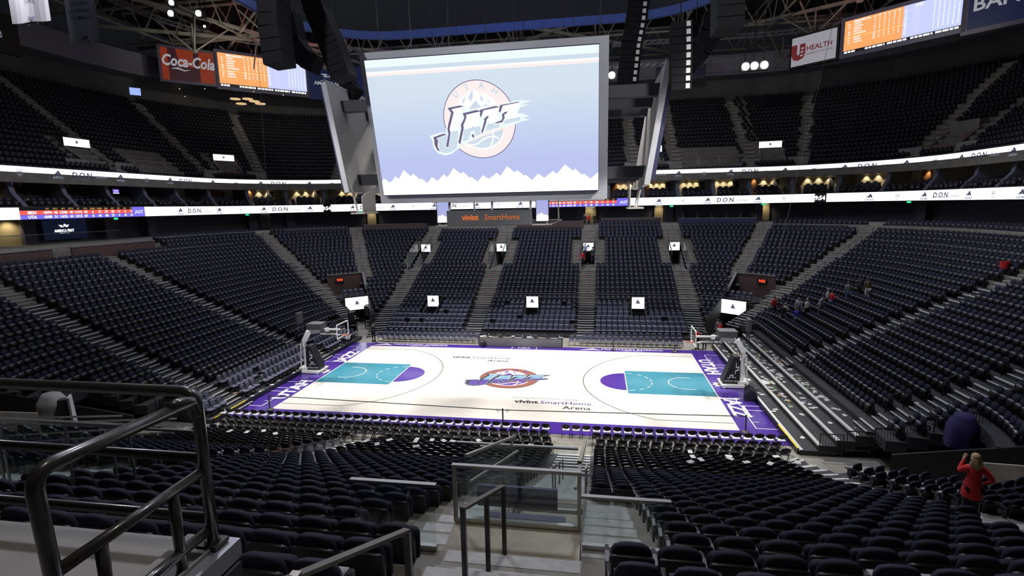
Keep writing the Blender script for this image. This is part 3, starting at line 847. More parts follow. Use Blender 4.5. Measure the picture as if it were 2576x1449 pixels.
class Ring:
    def __init__(s, a, b, r, step=1.5):
        s.P = rpath(a, b, r, step); s.S = [0]
        for i in range(len(s.P)):
            p, q = s.P[i], s.P[(i+1) % len(s.P)]; s.S.append(s.S[-1]+math.hypot(q[0]-p[0], q[1]-p[1]))
        s.T = s.S[-1]
    def at(s, t, d=0.):
        t %= s.T; i = min(len(s.P)-1, max(0, int(np.searchsorted(s.S, t, side='right'))-1))
        f = (t-s.S[i])/(s.S[i+1]-s.S[i]); p, q = s.P[i], s.P[(i+1) % len(s.P)]
        nx, ny = p[2]+(q[2]-p[2])*f, p[3]+(q[3]-p[3])*f; l = math.hypot(nx, ny); nx /= l; ny /= l
        return (p[0]+(q[0]-p[0])*f+nx*d, p[1]+(q[1]-p[1])*f+ny*d, nx, ny)
    def find(s, pxx, z=None):
        """arclength where the ring at height z projects to image column pxx"""
        best = None; z = 15 if z is None else z
        n = 1600
        for i in range(n):
            t = s.T*i/n; p = s.at(t)
            if p[1] < -22: continue
            q = px((p[0], p[1], z))
            if q is None: continue
            if best is None or abs(q[0]-pxx) < best[0]: best = (abs(q[0]-pxx), t)
        return best[1]+(s.T if best[1] < s.S[-1]*.70 else 0)
def sweep(mb, R, prof, mi=0, t0=None, t1=None, closed=True, step=1.5, cap=True):
    """profile [(d, z)] carried along the ring from t0 to t1"""
    if t0 is None: ts = [R.S[i] for i in range(len(R.P))]; cl = True
    else:
        n = max(1, int((t1-t0)/step)); ts = [t0+(t1-t0)*i/n for i in range(n+1)]; cl = False
    m = len(prof); vs = []; fs = []
    for t in ts:
        for d, z in prof:
            p = R.at(t, d); vs.append((p[0], p[1], z))
    N = len(ts)
    for i in range(N if cl else N-1):
        k = (i+1) % N
        for j in range(m if closed else m-1):
            jj = (j+1) % m; fs.append((i*m+j, i*m+jj, k*m+jj, k*m+j))
    if not cl and closed and cap: fs.append(tuple(range(m))); fs.append(tuple((N-1)*m+j for j in range(m))[::-1])
    mb.add(vs, fs, mi)
def box_prof(d0, d1, z0, z1): return [(d0, z0), (d0, z1), (d1, z1), (d1, z0)]
RU = Ring(44., 38.5, 15.)            # upper ribbon line
RL = Ring(42.6, 37.2, 14.)           # lower ribbon line
VIS = (RU.find(-60), RU.find(2640))  # the part of the ring the picture can see
def vis_span(R): 
    a, b = R.find(-80), R.find(2660)
    if b < a: b += R.T
    return a, b
ZL0, ZL1, ZU0, ZU1 = 12.38, 13.42, 16.12, 17.12

# ---- concourse behind the lower bowl: floor, wall, beams
m = MB()
RC = Ring(38.9-UCX*0, 34.3, 23., 1.2)
sweep(m, RC, [(-.3, 9.2), (-.3, 9.95), (9.5, 9.95), (9.5, 9.2)]); struct(m.build('floor_concourse', 'stepc'))
m = MB(); sweep(m, RL, [(4.6, 9.9), (4.6, 13.5), (4.9, 13.5), (4.9, 9.9)]); struct(m.build('wall_concourse', 'wall'))
m = MB(); sweep(m, RL, [(.1, ZL0-.05), (.1, ZL1+.1), (7.5, ZL1+.1), (7.5, ZL0-.05)]); struct(m.build('floor_suite_level', 'deckdark'))
m = MB(); sweep(m, RU, [(.12, ZU0-.1), (.12, ZU1-.5), (7.5, ZU1-.5), (7.5, ZU0-.1)]); struct(m.build('ceiling_suites', 'deckdark'))
# columns carrying the suite level
colx = {1: 'pale'}
k_ = 0
for pxx in (150, 345, 445, 660, 735, 1462, 1690, 1720, 1925, 2260):
    t = RL.find(pxx, 11); p = RL.at(t, 3.6)
    m = MB(); m.box((0, 0, 0), (1.1, .5, 2.45)); o = m.build('concourse_pier', 'wall', loc=(p[0], p[1], 11.18)); o.rotation_euler = (0, 0, math.atan2(p[3], p[2])+pi/2)
    tag(o, 'grey pier under the suite level behind the top rows', 'pier', 'concourse piers')
# lit doorways at the back of the concourse
for i, (pxx, lit, w_) in enumerate(((905, 1, 1.5), (1480, 1, 2.0), (1668, 1, 1.2), (1938, 1, 1.4), (690, 0, 1.6), (120, 2, 3.4), (25, 2, 2.2))):
    t = RL.find(pxx, 11); p = RL.at(t, 4.45); rz = math.atan2(p[3], p[2])-pi/2
    r = empty('door_%d' % (i+1), (p[0], p[1], 9.95), rz)
    m = MB(); m.span((-w_/2-.1, -.12, 0), (-w_/2, .1, 2.5)); m.span((w_/2, -.12, 0), (w_/2+.1, .1, 2.5)); m.span((-w_/2-.1, -.12, 2.4), (w_/2+.1, .1, 2.5)); m.build('door_frame', 'blackmetal', r)
    m = MB(); m.span((-w_/2, .02, 0), (w_/2, .1, 2.4)); m.build('doorway_lining', 'hallglow' if lit else 'blackmetal', r) if 'hallglow' in MT else (MT.__setitem__('hallglow', mat('yellow_hall_wall', (.36, .30, .18), .8)), m.build('doorway_lining', 'hallglow' if lit else 'blackmetal', r))  # lit doorways get a plain yellow hall wall without emission
    if lit < 2:
        m = MB(); m.span((-w_*.38, -.14, 2.36), (w_*.38, -.04, 2.46)); m.build('lintel_light', 'lintel', r) if 'lintel' in MT else (MT.__setitem__('lintel', screen('lintel_tube_light', (1, .97, .88), 6)), m.build('lintel_light', 'lintel', r))
    e = RL.at(t, 3.6); spot('doorway_lamp', (e[0], e[1], 12.1), (*RL.at(t, 5.)[:2], 10.2), 60 if lit == 1 else (110 if lit else 0), 120, .7, (1, .85, .55), .15)
    struct(r)
# green exit signs under the ribbon
MT['green'] = screen('green_exit_light', (.02, .6, .25), 1.5)
for pxx in (308, 628, 1113, 1690, 1925, 2272, 900):
    t = RL.find(pxx, 12.3); p = RL.at(t, .9)
    m = MB(); m.box((0, 0, 0), (.45, .06, .2)); o = m.build('exit_sign', 'green', loc=(p[0], p[1], 12.2)); o.rotation_euler = (0, 0, math.atan2(p[3], p[2])-pi/2)
    tag(o, 'small green exit sign hanging under the lower ribbon display', 'exit sign', 'green exit signs')

# ---- parapets at the head of the bowl (brown drink rails, navy walls)
def parapet(p0, p1, k, h, mt, lab, nm, z=None):
    R = RK(k); 
    def s_at(pxx):
        best = None
        for i in range(1400):
            s = S6(R)*0+sum(seglens(R))*i/1400; x, y, nx, ny = ring_s(s, R)
            if y < -20: continue
            q = px((x, y, ZK(k)+.5))
            if q and (best is None or abs(q[0]-pxx) < best[0]): best = (abs(q[0]-pxx), s)
        return best[1]
    a, b = s_at(p0), s_at(p1)
    T = sum(seglens(R))
    if b < a: b += T
    z0 = ZK(k) if z is None else z
    r = empty(nm, (*ring_s((a+b)/2, R)[:2], z0))
    n = max(1, int((b-a)/1.2)); o0 = r.location
    for (d0, d1, za, zb, mtt, pn) in ((0, .12, -.5, h, mt, 'panel'), (-.06, .32, h, h+.05, 'steelgrey', 'counter')):
        m = MB(); vs = []; fs = []
        for i in range(n+1):
            x, y, nx, ny = ring_s(a+(b-a)*i/n, R)
            for d, zz in ((d0, za), (d0, zb), (d1, zb), (d1, za)): vs.append((x+nx*d-o0[0], y+ny*d-o0[1], zz))
        for i in range(n):
            for j in range(4): fs.append((4*i+j, 4*i+(j+1) % 4, 4*i+4+(j+1) % 4, 4*i+4+j))
        fs += [(0, 1, 2, 3), (4*n+3, 4*n+2, 4*n+1, 4*n)]
        m.add(vs, fs); m.build(pn, mtt, r)
    tag(r, lab, 'parapet', 'parapets behind the top rows of the lower bowl'); return r
MT['steelgrey'] = mat('grey_counter_metal', (.30, .30, .33), .35, metal=.6); MT['navywall'] = mat('navy_wall', (.02, .022, .07), .6)
parapet(-60, 137, 25.6, 1.25, 'brown', 'brown parapet under the yellow-lit lounge behind the end stand', 'parapet')
parapet(183, 392, 25.6, 1.25, 'brown', 'brown parapet below the dark screen with white wings', 'parapet')
parapet(400, 640, 27.2, .8, 'navywall', 'navy parapet with a pale top between two wide aisles', 'parapet')
parapet(716, 868, 27.6, .7, 'brown', 'brown parapet by the lit doorway beside the hanging screens', 'parapet')
parapet(916, 1072, 27., 1.2, 'brown', 'brown parapet behind the seats, beside the grey name board', 'parapet')
parapet(1300, 1468, 27., 1.2, 'brown', 'brown parapet beside the small mountain screen', 'parapet')
parapet(1512, 1664, 29., .7, 'brown', 'brown parapet between two lit doorways', 'parapet')
parapet(1706, 1902, 27.6, 1.1, 'navywall', 'dark parapet in front of the camera platform', 'parapet')
# glass rail in front of the lounge at the left end
# ---- suites
a0, b0 = vis_span(RL)
MT['fin'] = mat('suite_fin_grey', (.11, .12, .16), .7)
nS = int((b0-a0)/4.7); random.seed(5)
m = MB(); sweep(m, RL, box_prof(6.4, 6.6, ZL1, ZU0), 0, a0-3, b0+3); struct(m.build('wall_suites_back', 'suitewall'))
seatsU = []
MT['suiteseat'] = MT['fabric']
for i in range(nS+1):
    t = a0+4.7*i; p = RL.at(t, 3.2); rz = math.atan2(p[3], p[2])-pi/2
    m = MB(); m.prism([(-2.6, 0), (3.2, 0), (3.2, 2.75), (-.9, 2.75), (-1.4, 1.3)], lambda u, v: (-.22, u, v), lambda u, v: (.22, u, v))
    o = m.build('suite_partition', 'fin', loc=(p[0], p[1], ZL1+.05)); o.rotation_euler = (0, 0, rz)
    tag(o, 'grey sloping partition fin between two suites', 'partition', 'suite partitions')
    tm = t+2.35; q = RL.at(tm, 6.33); rz2 = math.atan2(q[3], q[2])-pi/2
    xx = q[0]
    wide_dark = (px((q[0], q[1], 14.5)) or (0,))[0]
    lit = wide_dark > 820 or 560 < wide_dark <= 820
    # wooden wardrobe wall part and doorway
    c = MB()
    if random.random() < .6 or not lit: c.span((-2.1, -.1, 0), (-1.0 if lit else 1.6, 0, 2.6), 0)
    c.span((1.25, -.05, 0), (2.05, 0, 2.1), 1)
    if c.v:
        o = c.build('suite_cabinet_wall', ['woodwall', 'darkbox'], loc=(q[0], q[1], ZL1+.1)); o.rotation_euler = (0, 0, rz2)
        tag(o, 'wood wall panel and dark door at the back of a suite', 'wall panel', 'suite back walls')
    if lit:
        for j in (-.9, 0, .9):
            e = RL.at(tm+j, 6.12); sp = spot('suite_downlight', (e[0], e[1], ZU0-.25), (e[0], e[1], ZL1), 120, 80, .6, (1, .84, .58), .05)
            sp.data.name = 'suite_downlight'
        c = MB()
        for j in (-.9, 0, .9): e = RL.at(tm+j, 6.12); c.lathe([(.07, 0), (.07, .05)], (e[0], e[1], ZU0-.17), 8)
        o = c.build('downlight_trims', 'warm'); tag(o, 'row of round warm downlights in a suite ceiling', 'downlights', 'suite downlights')
    else:
        e = RL.at(tm, 4.5); spot('suite_lamp', (e[0], e[1], ZU0-.3), (e[0], e[1], ZL1), 60, 120, .6, (1, .55, .25), .1)
    # dark bar counter with tall chairs
    e = RL.at(tm+.2, 3.4)
    c = MB(); c.span((-1.6, -.25, 0), (1.0, .25, 1.05)); c.span((-1.7, -.3, 1.05), (1.1, .3, 1.1))
    for j in range(3): c.span((-1.45+j*.8, .35, .4), (-1.0+j*.8, .42, 1.3)); 
    o = c.build('bar_counter', 'blackmetal', loc=(e[0], e[1], ZL1+.1)); o.rotation_euler = (0, 0, rz2)
    tag(o, 'black bar counter with tall chair backs inside a suite', 'bar counter', 'suite bar counters')
    for row, (d, z) in enumerate(((.75, -.15), (1.65, .12))):
        for j in range(6):
            if j == 3 and random.random() < .6: continue
            s = RL.at(tm-1.6+j*.64, d); seatsU.append((s[0], s[1], ZL1+z, math.atan2(s[3], s[2])+pi/2))
# warm glow strip in the dark lounge at the left, purple televisions
MT['glowbar'] = screen('orange_light_bar', (1, .42, .12), 1.6); MT['tvpur'] = screen('purple_tv', (.22, .12, .85), 1.1)
t = RL.find(92, 14.4); p = RL.at(t, 3.1)
r = empty('light_bar', (p[0], p[1], 14.15), math.atan2(p[3], p[2])-pi/2)
m = MB(); m.span((-1.75, -.05, 0), (1.75, .05, .12)); m.build('glowing_tube', 'glowbar', r); m = MB(); m.span((-1.8, .05, -.5), (1.8, .3, 0)); m.build('bar_body', 'woodwall', r)
tag(r, 'orange glowing light bar under the upper ribbon in a dark lounge', 'light bar')
for (pxx, z, w_, h_, dd, lab) in ((85, 15.45, 1.05, .62, 3., 'purple television above the orange light bar'), (360, 15.2, .85, .55, 3.5, 'small purple television in a suite near the corner')):
    t = RL.find(pxx, z); p = RL.at(t, dd); rz = math.atan2(p[3], p[2])-pi/2
    r = empty('television', (p[0], p[1], z), rz); m = MB(); m.span((-w_/2, 0, -h_/2), (w_/2, .06, h_/2)); m.build('casing', 'blackmetal', r)
    m = MB(); m.face([(-w_/2+.04, -.01, -h_/2+.04), (w_/2-.04, -.01, -h_/2+.04), (w_/2-.04, -.01, h_/2-.04), (-w_/2+.04, -.01, h_/2-.04)])
    m.face([(-w_/2+.06, -.014, -h_/2+.05), (w_/2-.06, -.014, -h_/2+.05), (w_/2-.06, -.014, -h_/2+.12), (-w_/2+.06, -.014, -h_/2+.12)], 1)
    put_text(m, 'JAZZ', .14, lambda x, y: (x, -.016, y), 1); m.build('screen', ['tvpur', 'scr_white'], r); tag(r, lab, 'television')

# ---- the two ribbon displays
def ribbon(R, z0, z1, lab, anchor_px, black, stats, phase):
    a, b = vis_span(R); H = z1-z0; r = empty('ribbon_display', (*R.at((a+b)/2)[:2], z0)); o = Vector(r.location)
    m = MB(); sweep(m, R, box_prof(0, .25, z0-.03, z1+.05), 0, a-4, b+4); 
    m.v = [tuple(Vector(v)-o) for v in m.v]; m.build('housing', 'blackmetal', r)
    m = MB(); f = lambda t, d, z: tuple(Vector((*R.at(t, d)[:2], z))-o)
    n = int((b-a+6)/1.2); holes = [(R.find(x0, z0), R.find(x1, z0)) for x0, x1 in black+stats]
    def strip(t0, t1, za, zb, mi, d=-.06):
        k = max(1, int((t1-t0)/1.2))
        for i in range(k):
            u, v = t0+(t1-t0)*i/k, t0+(t1-t0)*(i+1)/k
            m.face([f(u, d, za), f(v, d, za), f(v, d, zb), f(u, d, zb)], mi)
    cuts = sorted(holes); cur = a-4
    for h0, h1 in cuts:
        strip(cur, h0, z0, z1, 0); cur = h1
    strip(cur, b+4, z0, z1, 0)
    for x0, x1 in black:
        u, v = R.find(x0, z0), R.find(x1, z0); strip(u, v, z0, z1, 2)
        put_text(m, '9:54', H*.5, lambda x, y: f((u+v)/2-.05+x, -.10, z0+H*.25+y), 0, bold=.04, xs=.9)
    for x0, x1 in stats:
        u, v = R.find(x0, z0), R.find(x1, z0)
        strip(u, v, z0, z0+H*.36, 4); strip(u, v, z0+H*.38, z0+H*.74, 3); strip(u, v, z0+H*.75, z1, 2)
        strip(v-1.6 if x0 < 1000 else v-1.7, v, z0, z1, 4, -.075)
        put_text(m, 'JAZZ', H*.3, lambda x, y: f(v-.8+x, -.10, z0+H*.35+y), 0, shear=.3)
        W = v-u-2
        if x0 < 1000:
            put_text(m, 'UTA', H*.25, lambda x, y: f(u+1.0+x, -.10, z0+H*.06+y), 0, bold=.03); put_text(m, 'BKN', H*.25, lambda x, y: f(u+1.0+x, -.10, z0+H*.44+y), 0, bold=.03)
        cols = [('FG', '43/94', '43/85'), ('FG%', '46', '51'), ('3PT', '12/28', '14/32'), ('3PT%', '43', '44'), ('FT', '11/12', '13/15'), ('FT%', '92', '87'), ('OREB', '6', '8'), ('DREB', '31', '40'), ('REB', '37', '48'), ('AST', '28', '27'), ('STL', '11', '4'), ('BLK', '3', '10'), ('TO', '9', '21')]
        for i, (h_, p1, p2) in enumerate(cols):
            tt = u+2.0+(W-1.4)*(i+.5)/13 if x0 < 1000 else u+(W+.2)*(i+.5)/13
            put_text(m, h_, H*.15, lambda x, y: f(tt+x, -.10, z0+H*.80+y), 5); put_text(m, p1, H*.22, lambda x, y: f(tt+x, -.10, z0+H*.46+y), 0, bold=.02); put_text(m, p2, H*.22, lambda x, y: f(tt+x, -.10, z0+H*.08+y), 0, bold=.02)
    def adidas(t):
        for j, hgt in enumerate((.12, .26, .42)):
            x = -.32+j*.25; sh = .16
            m.face([f(t+x-.02+hgt*.0, -.10, z0+H*.40), f(t+x+.19, -.10, z0+H*.40), f(t+x+.19-hgt*.58, -.10, z0+H*(.40+hgt)), f(t+x-.02-hgt*.58, -.10, z0+H*(.40+hgt-.09))], 1)
        put_text(m, 'adidas', H*.24, lambda x, y: f(t+x, -.10, z0+H*.08+y), 6, xs=1.15, bold=.03)
    def spider(t):
        def ln(q):
            for (x0, y0), (x1, y1) in zip(q, q[1:]):
                A, B = Vector((x0, y0)), Vector((x1, y1)); w_ = (B-A).normalized(); n_ = Vector((-w_.y, w_.x))*.02
                m.face([f(t+e.x, -.10, z0+H*.5+e.y*H) for e in (A-n_, B-n_, B+n_, A+n_)], 6)
        ln([(-.25, .30), (-.25, .12), (0, .04), (.25, .12), (.25, .30)]); ln([(-.12, .32), (-.10, .16), (.10, .16), (.12, .32)])
        ln([(-.30, 0), (.30, 0)]); ln([(-.24, -.05), (-.18, -.25), (0, -.38), (.18, -.25), (.24, -.05)]); ln([(-.1, -.1), (0, -.3), (.1, -.1)])
        ln([(-.15, .08), (0, -.06), (.15, .08)])
    def don(t):
        put_text(m, 'D.O.N.', H*.50, lambda x, y: f(t-.85+x, -.10, z0+H*.26+y), 1, shear=.15, bold=.025, xs=1.05)
        put_text(m, 'ISSUE #1', H*.24, lambda x, y: f(t+1.2+x, -.10, z0+H*.28+y), 6, shear=.15, bold=.02)
    t0 = R.find(anchor_px, z0); step = phase; i0 = int((a-4-t0)/step)-1
    for i in range(i0, int((b+4-t0)/step)+1):
        t = t0+i*step
        hit = any(h0-1.6 < t < h1+1.6 for h0, h1 in holes)
        if not hit: adidas(t)
        tm = t+step/2
        if any(h0-2.2 < tm < h1+2.2 for h0, h1 in holes): continue
        (spider if i % 2 == 0 else don)(tm)
    m.build('led_face', ['scr_white', 'scr_ink', 'scr_black', 'scr_red', 'scr_pur', 'scr_amber', 'scr_grey'], r)
    tag(r, lab, 'ribbon display')
MT['scr_red'] = screen('led_red', (.95, .10, .08), 1.2); MT['scr_pur'] = screen('led_violet', (.17, .14, .80), 1.2); MT['scr_amber'] = screen('led_amber', (.9, .5, .12), 1.)
ribbon(RU, ZU0, ZU1, 'upper white ribbon display running round the arena above the suites', 1707, [], [], 6.75)
ribbon(RL, ZL0, ZL1, 'lower ribbon display below the suites, with clocks and coloured statistics', 1657, [(814, 832), (2049, 2077)], [(48, 365), (1372, 1582)], 6.35)

# ---- upper bowl
def UB(j): return 38.5+.55+.8*j
def UZ(j): return 16.6+.62*j
class URow(Ring):
    pass
NU = 20
up = MB(); ua, ub = vis_span(RU)
UAISLE = [RU.find(p, 17.5) for p in (-5, 330, 545, 668, 845, 1600, 1712, 1905, 2030, 2290, 2385)]
UP_ITEMS = []
fr = lambda t: (t-ua)
URr = [Ring(44.+.55+.8*j, UB(j), 15.55+.8*j, 1.5) for j in range(NU+1)]
def umap(t, j):      # follow the same bearing on ring j
    p = RU.at(t, .55+.8*j); return p
for j in range(NU):
    sweep(up, RU, [(.55+.8*j-.65, UZ(j)-.9), (.55+.8*j-.65, UZ(j)), (.55+.8*j+.2, UZ(j)), (.55+.8*j+.2, UZ(j)-.9)], 0, ua-3, ub+3, step=2.2)
struct(up.build('floor_upper_terraces', 'concrete'))
us = MB()
for t in UAISLE:
    for j in range(1, NU):
        p = RU.at(t, .55+.8*j-.8); rz = math.atan2(p[3], p[2])-pi/2
        us.box((p[0], p[1], UZ(j)-.31-.1), (1.2, .30, .2), 0, rz=rz); us.box((p[0]-p[2]*.14, p[1]-p[3]*.14, UZ(j)-.30), (1.2, .05, .03), 1, rz=rz)
struct(us.build('floor_upper_aisle_steps', ['stepc', 'nosing']))
# vomitories of the upper bowl: image column, lit sign?
VOMU = [(285, 1, 1.6), (603, 1, 1.6), (1645, 1, 1.6), (1953, 1, 1.6), (2335, 0, 1.8)]
vt = [(RU.find(p, 18), s, w_) for p, s, w_ in VOMU]
WELL = [(RU.find(440, 18), 3.2), (RU.find(1790, 18), 4.6)]
random.seed(9)
for j in range(NU):
    d = .55+.8*j; t = ua-2
    while t < ub+2:
        p = RU.at(t, d); stepw = .535/(1+(d/15. if abs(p[2]) > .02 and abs(p[3]) > .02 else 0))
        t += stepw
        if any(abs(t-q) < .75/(1+(d/15. if abs(p[2]*p[3]) > .02 else 0)) for q in UAISLE): continue
        if 2 <= j <= 6 and any(abs(t-q) < w_+.2 for q, s, w_ in vt): continue
        if 1 <= j <= 5 and any(abs(t-q) < w_ for q, w_ in WELL): continue
        UP_ITEMS.append((p[0], p[1], UZ(j), math.atan2(p[3], p[2])+pi/2))
lo2 = MB(); o_ = [(.20, .40), (.228, .7), (.13, .86), (-.13, .86), (-.228, .7), (-.20, .40)]
pillow(lo2, o_, [(-.04, .95), (.05, .95)], lean=.16); lo2.span((-.21, .1, .28), (.21, .17, .66), 1); lo2.span((-.16, .10, .66), (.16, .16, .685), 2); lo2.span((-.285, -.02, .2), (-.25, .22, .6), 1)  # thin top strip is the painted seat highlight
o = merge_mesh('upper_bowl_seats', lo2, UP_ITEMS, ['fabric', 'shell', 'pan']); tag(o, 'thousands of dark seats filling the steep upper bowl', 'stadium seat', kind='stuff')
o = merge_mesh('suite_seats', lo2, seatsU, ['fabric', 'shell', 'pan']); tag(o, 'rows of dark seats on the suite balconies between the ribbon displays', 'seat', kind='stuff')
MT['vomwall'] = mat('pale_concrete_wall', (.20, .19, .175), .8, noise=(1.2, .15))
def adidas_sign(mb, f, W, H, mi_ink, mi_grey):
    for j, hgt in enumerate((.12, .25, .40)):
        x = (-.16+j*.13)
        mb.face([f(x*H*1.1-.01, .42*H), f((x+.10)*H*1.1, .42*H), f((x+.10-hgt*.55)*H*1.1, (.42+hgt)*H), f((x-hgt*.55)*H*1.1-.01, (.42+hgt-.07)*H)], mi_ink)
    put_text(mb, 'adidas', H*.13, lambda x, y: f(x, .20*H+y), mi_grey, xs=1.1)
for i, (t, lit, w_) in enumerate(vt):
    p = RU.at(t, .55+.8*2.0); rz = math.atan2(p[3], p[2])-pi/2; z = UZ(1)+.1
    r = empty('upper_entrance', (p[0], p[1], z), rz)
    for s in (-1, 1):
        m = MB(); m.prism([(-.2, -.2), (-.2, 1.1), (3.6, 3.7), (3.6, -.2)], lambda u, v: (s*w_, u, v), lambda u, v: (s*(w_-.22), u, v)); m.build('side_wall', 'vomwall', r)
    m = MB(); m.span((-w_+.22, 3.2, 0), (w_-.22, 3.4, 2.2)); m.build('doorway_back', 'blackmetal', r)
    m = MB(); m.span((-w_+.22, 2.2, 2.15), (w_-.22, 3.6, 3.65)); m.build('lintel', 'vomwall', r)
    if lit:
        m = MB(); m.span((-w_+.1, 2.0, 2.6), (w_-.1, 2.2, 3.55)); sg = m.build('sign_box', 'blackmetal', r)
        m = MB(); m.face([(-w_+.15, 1.99, 2.65), (w_-.15, 1.99, 2.65), (w_-.15, 1.99, 3.5), (-w_+.15, 1.99, 3.5)], 0)
        adidas_sign(m, lambda x, y: (x, 1.98, 2.63+y), 3, .85, 1, 2); m.build('sign_face', ['scr_white', 'scr_ink', 'scr_grey'], sg)
        m = MB(); m.span((-.7, 2.3, 1.95), (.7, 2.5, 2.05)); m.build('tube_light', 'lintel', r)
    if i in (1, 4):
        m = MB()
        for s in (-1, 1): m.tube([(s*(w_+.02), -.1, 1.5), (s*(w_+.02), 3.4, 4.0)], .03, 6)
        for zz in (.5, .9): m.tube([(-w_, -.3, zz), (w_, -.3, zz)], .025, 6)
        m.build('red_handrail', 'redrail', r) if 'redrail' in MT else (MT.__setitem__('redrail', mat('red_lit_rail', (.45, .06, .04), .4)), m.build('red_handrail', 'redrail', r))  # plain red rail colour
    tag(r, ['upper bowl entrance with a white lit sign, closest to the lounge corner', 'upper bowl entrance with a white lit sign and red handrails', 'upper bowl entrance with a white lit sign, partly behind the hanging panel', 'upper bowl entrance with a white lit sign above the far suites', 'dark upper bowl entrance with red handrails and no sign'][i], 'entrance')
for i, (t, w_) in enumerate(WELL):
    p = RU.at(t, .55+.8*5.2); rz = math.atan2(p[3], p[2])-pi/2
    m = MB(); m.span((-w_, 0, UZ(1)), (w_, .25, UZ(6)-.0)); o = m.build('seating_well_wall', 'vomwall', loc=(p[0], p[1], 0)); o.rotation_euler = (0, 0, rz)
    tag(o, 'pale concrete wall behind a seating well, %s' % ('beside the corner entrance' if i == 0 else 'beside the hanging panel edge'), 'wall')
    for s in (-1, 0, 1):
        q = RU.at(t+s*w_*.6, .55+.8*3.4)
        r = empty('well_rail', (q[0], q[1], UZ(2)), rz); m = MB(); m.tube([(-w_*.28, -1, 1.1), (w_*.28, -1, 1.1)], .03, 6); m.tube([(-w_*.28, -1, 0), (-w_*.28, -1, 1.1)], .02, 6); m.tube([(w_*.28, -1, 0), (w_*.28, -1, 1.1)], .02, 6); m.build('rail', 'steelgrey', r)
        tag(r, 'pale rail in front of a seating well in the upper bowl', 'rail', 'seating well rails')
# low front walls of the upper bowl between entrances
m = MB()
for q, s, w_ in vt:
    sweep(m, RU, box_prof(.55+.8*2-.75, .55+.8*2-.6, UZ(1), UZ(1)+1.15), 0, q-w_-2.3, q-w_); sweep(m, RU, box_prof(.55+.8*2-.75, .55+.8*2-.6, UZ(1), UZ(1)+1.15), 0, q+w_, q+w_+2.3)
struct(m.build('wall_upper_front', 'vomwall'))
# the wall behind the upper bowl with its pale band and dark openings
m = MB(); dd = .55+.8*NU
sweep(m, RU, box_prof(dd+1.0, dd+1.3, UZ(NU)-1.5, UZ(NU)+4.2), 0, ua-6, ub+6, step=3)
struct(m.build('wall_upper_back', 'backwall') if 'backwall' in MT else (MT.__setitem__('backwall', mat('back_wall_taupe', (.10, .095, .09), .85, noise=(.3, .2))), m.build('wall_upper_back', 'backwall'))[1])
m = MB(); sweep(m, RU, box_prof(dd-2.2, dd+1.3, UZ(NU)+3.2, UZ(NU)+6.2), 0, ua-6, ub+6, step=3)
struct(m.build('wall_upper_band', 'bandwall') if 'bandwall' in MT else (MT.__setitem__('bandwall', mat('grey_violet_band', (.20, .19, .235), .8, noise=(.2, .12))), m.build('wall_upper_band', 'bandwall'))[1])
# ---------------------------------------------------------------- centre-hung scoreboard
MT['bezel'] = mat('silver_bezel', (.72, .73, .78), .5); MT['ledback'] = mat('led_edge_blue', (.04, .045, .11), .5)
MT['backpanel'] = mat('pale_back_cladding', (.60, .58, .56), .7, noise=(.5, .12))
def grad_screen(name, axis, z0, z1, stops, es):
    m = bpy.data.materials.new(name); m.use_nodes = True; nt = m.node_tree; b = nt.nodes['Principled BSDF']
    b.inputs['Base Color'].default_value = (.01, .01, .01, 1); b.inputs['Emission Strength'].default_value = es
    g = nt.nodes.new('ShaderNodeTexCoord'); sx = nt.nodes.new('ShaderNodeSeparateXYZ'); mr = nt.nodes.new('ShaderNodeMapRange'); cr = nt.nodes.new('ShaderNodeValToRGB')
    mr.inputs['From Min'].default_value = z0; mr.inputs['From Max'].default_value = z1
    nt.links.new(g.outputs['Object'], sx.inputs[0]); nt.links.new(sx.outputs[axis], mr.inputs[0]); nt.links.new(mr.outputs[0], cr.inputs[0]); nt.links.new(cr.outputs[0], b.inputs['Emission Color'])
    e = cr.color_ramp.elements; e[0].position = 0; e[0].color = (*stops[0], 1); e[1].position = 1; e[1].color = (*stops[-1], 1)
    for i, c in enumerate(stops[1:-1]): q = e.new((i+1)/(len(stops)-1)); q.color = (*c, 1)
    return m
MT['scr_sky'] = grad_screen('screen_lavender_field', 2, 0, 7.6, [(.52, .56, .87), (.50, .56, .87), (.57, .66, .87), (.65, .75, .87), (.67, .77, .87)], 1.0)
MT['s_pink'] = screen('screen_pink', (.98, .87, .86), 1.); MT['s_lite'] = screen('screen_ice', (.86, .97, .97), 1.); MT['s_blue'] = screen('screen_blue_grey', (.63, .73, .84), 1.)
MT['s_white'] = screen('screen_white', (.97, .98, 1.), 1.15); MT['s_dark'] = screen('screen_plum', (.16, .12, .24), 1.)
RIDGE = [(440,1280),(458,1258),(497,1288),(515,1278),(545,1240),(568,1262),(612,1192),(660,1240),(678,1218),(722,1262),(735,1255),(775,1290),(812,1243),(850,1272),(862,1262),(900,1222),(925,1245),(975,1175),(1020,1218),(1040,1203),(1085,1248),(1097,1240),(1137,1277),(1178,1227),(1215,1255),(1230,1247),(1275,1208),(1300,1232),(1350,1158),(1400,1205),(1418,1187),(1465,1232),(1475,1222),(1517,1263),(1560,1213),(1600,1245),(1610,1238),(1660,1192),(1685,1215),(1742,1143),(1795,1190),(1808,1173),(1855,1222),(1865,1210),(1910,1250),(1962,1198)]
board = empty('hanging_scoreboard', (0, 0, 13))
def main_face(sy):
    # local frame: x along the board, y up the tilted face, w outwards
    tl = math.atan2(1.95, 8.45); H = 8.67
    piv = empty('main_screen', (0, 0, 0)); piv.parent = board
    piv.location = (0, sy*-5.4, 0); piv.rotation_euler = (0, 0, 0 if sy > 0 else pi)
    P = lambda x, v, w_=0.: (x, -v*sin(tl)-w_*cos(tl), v*cos(tl)-w_*sin(tl))
    return P, H
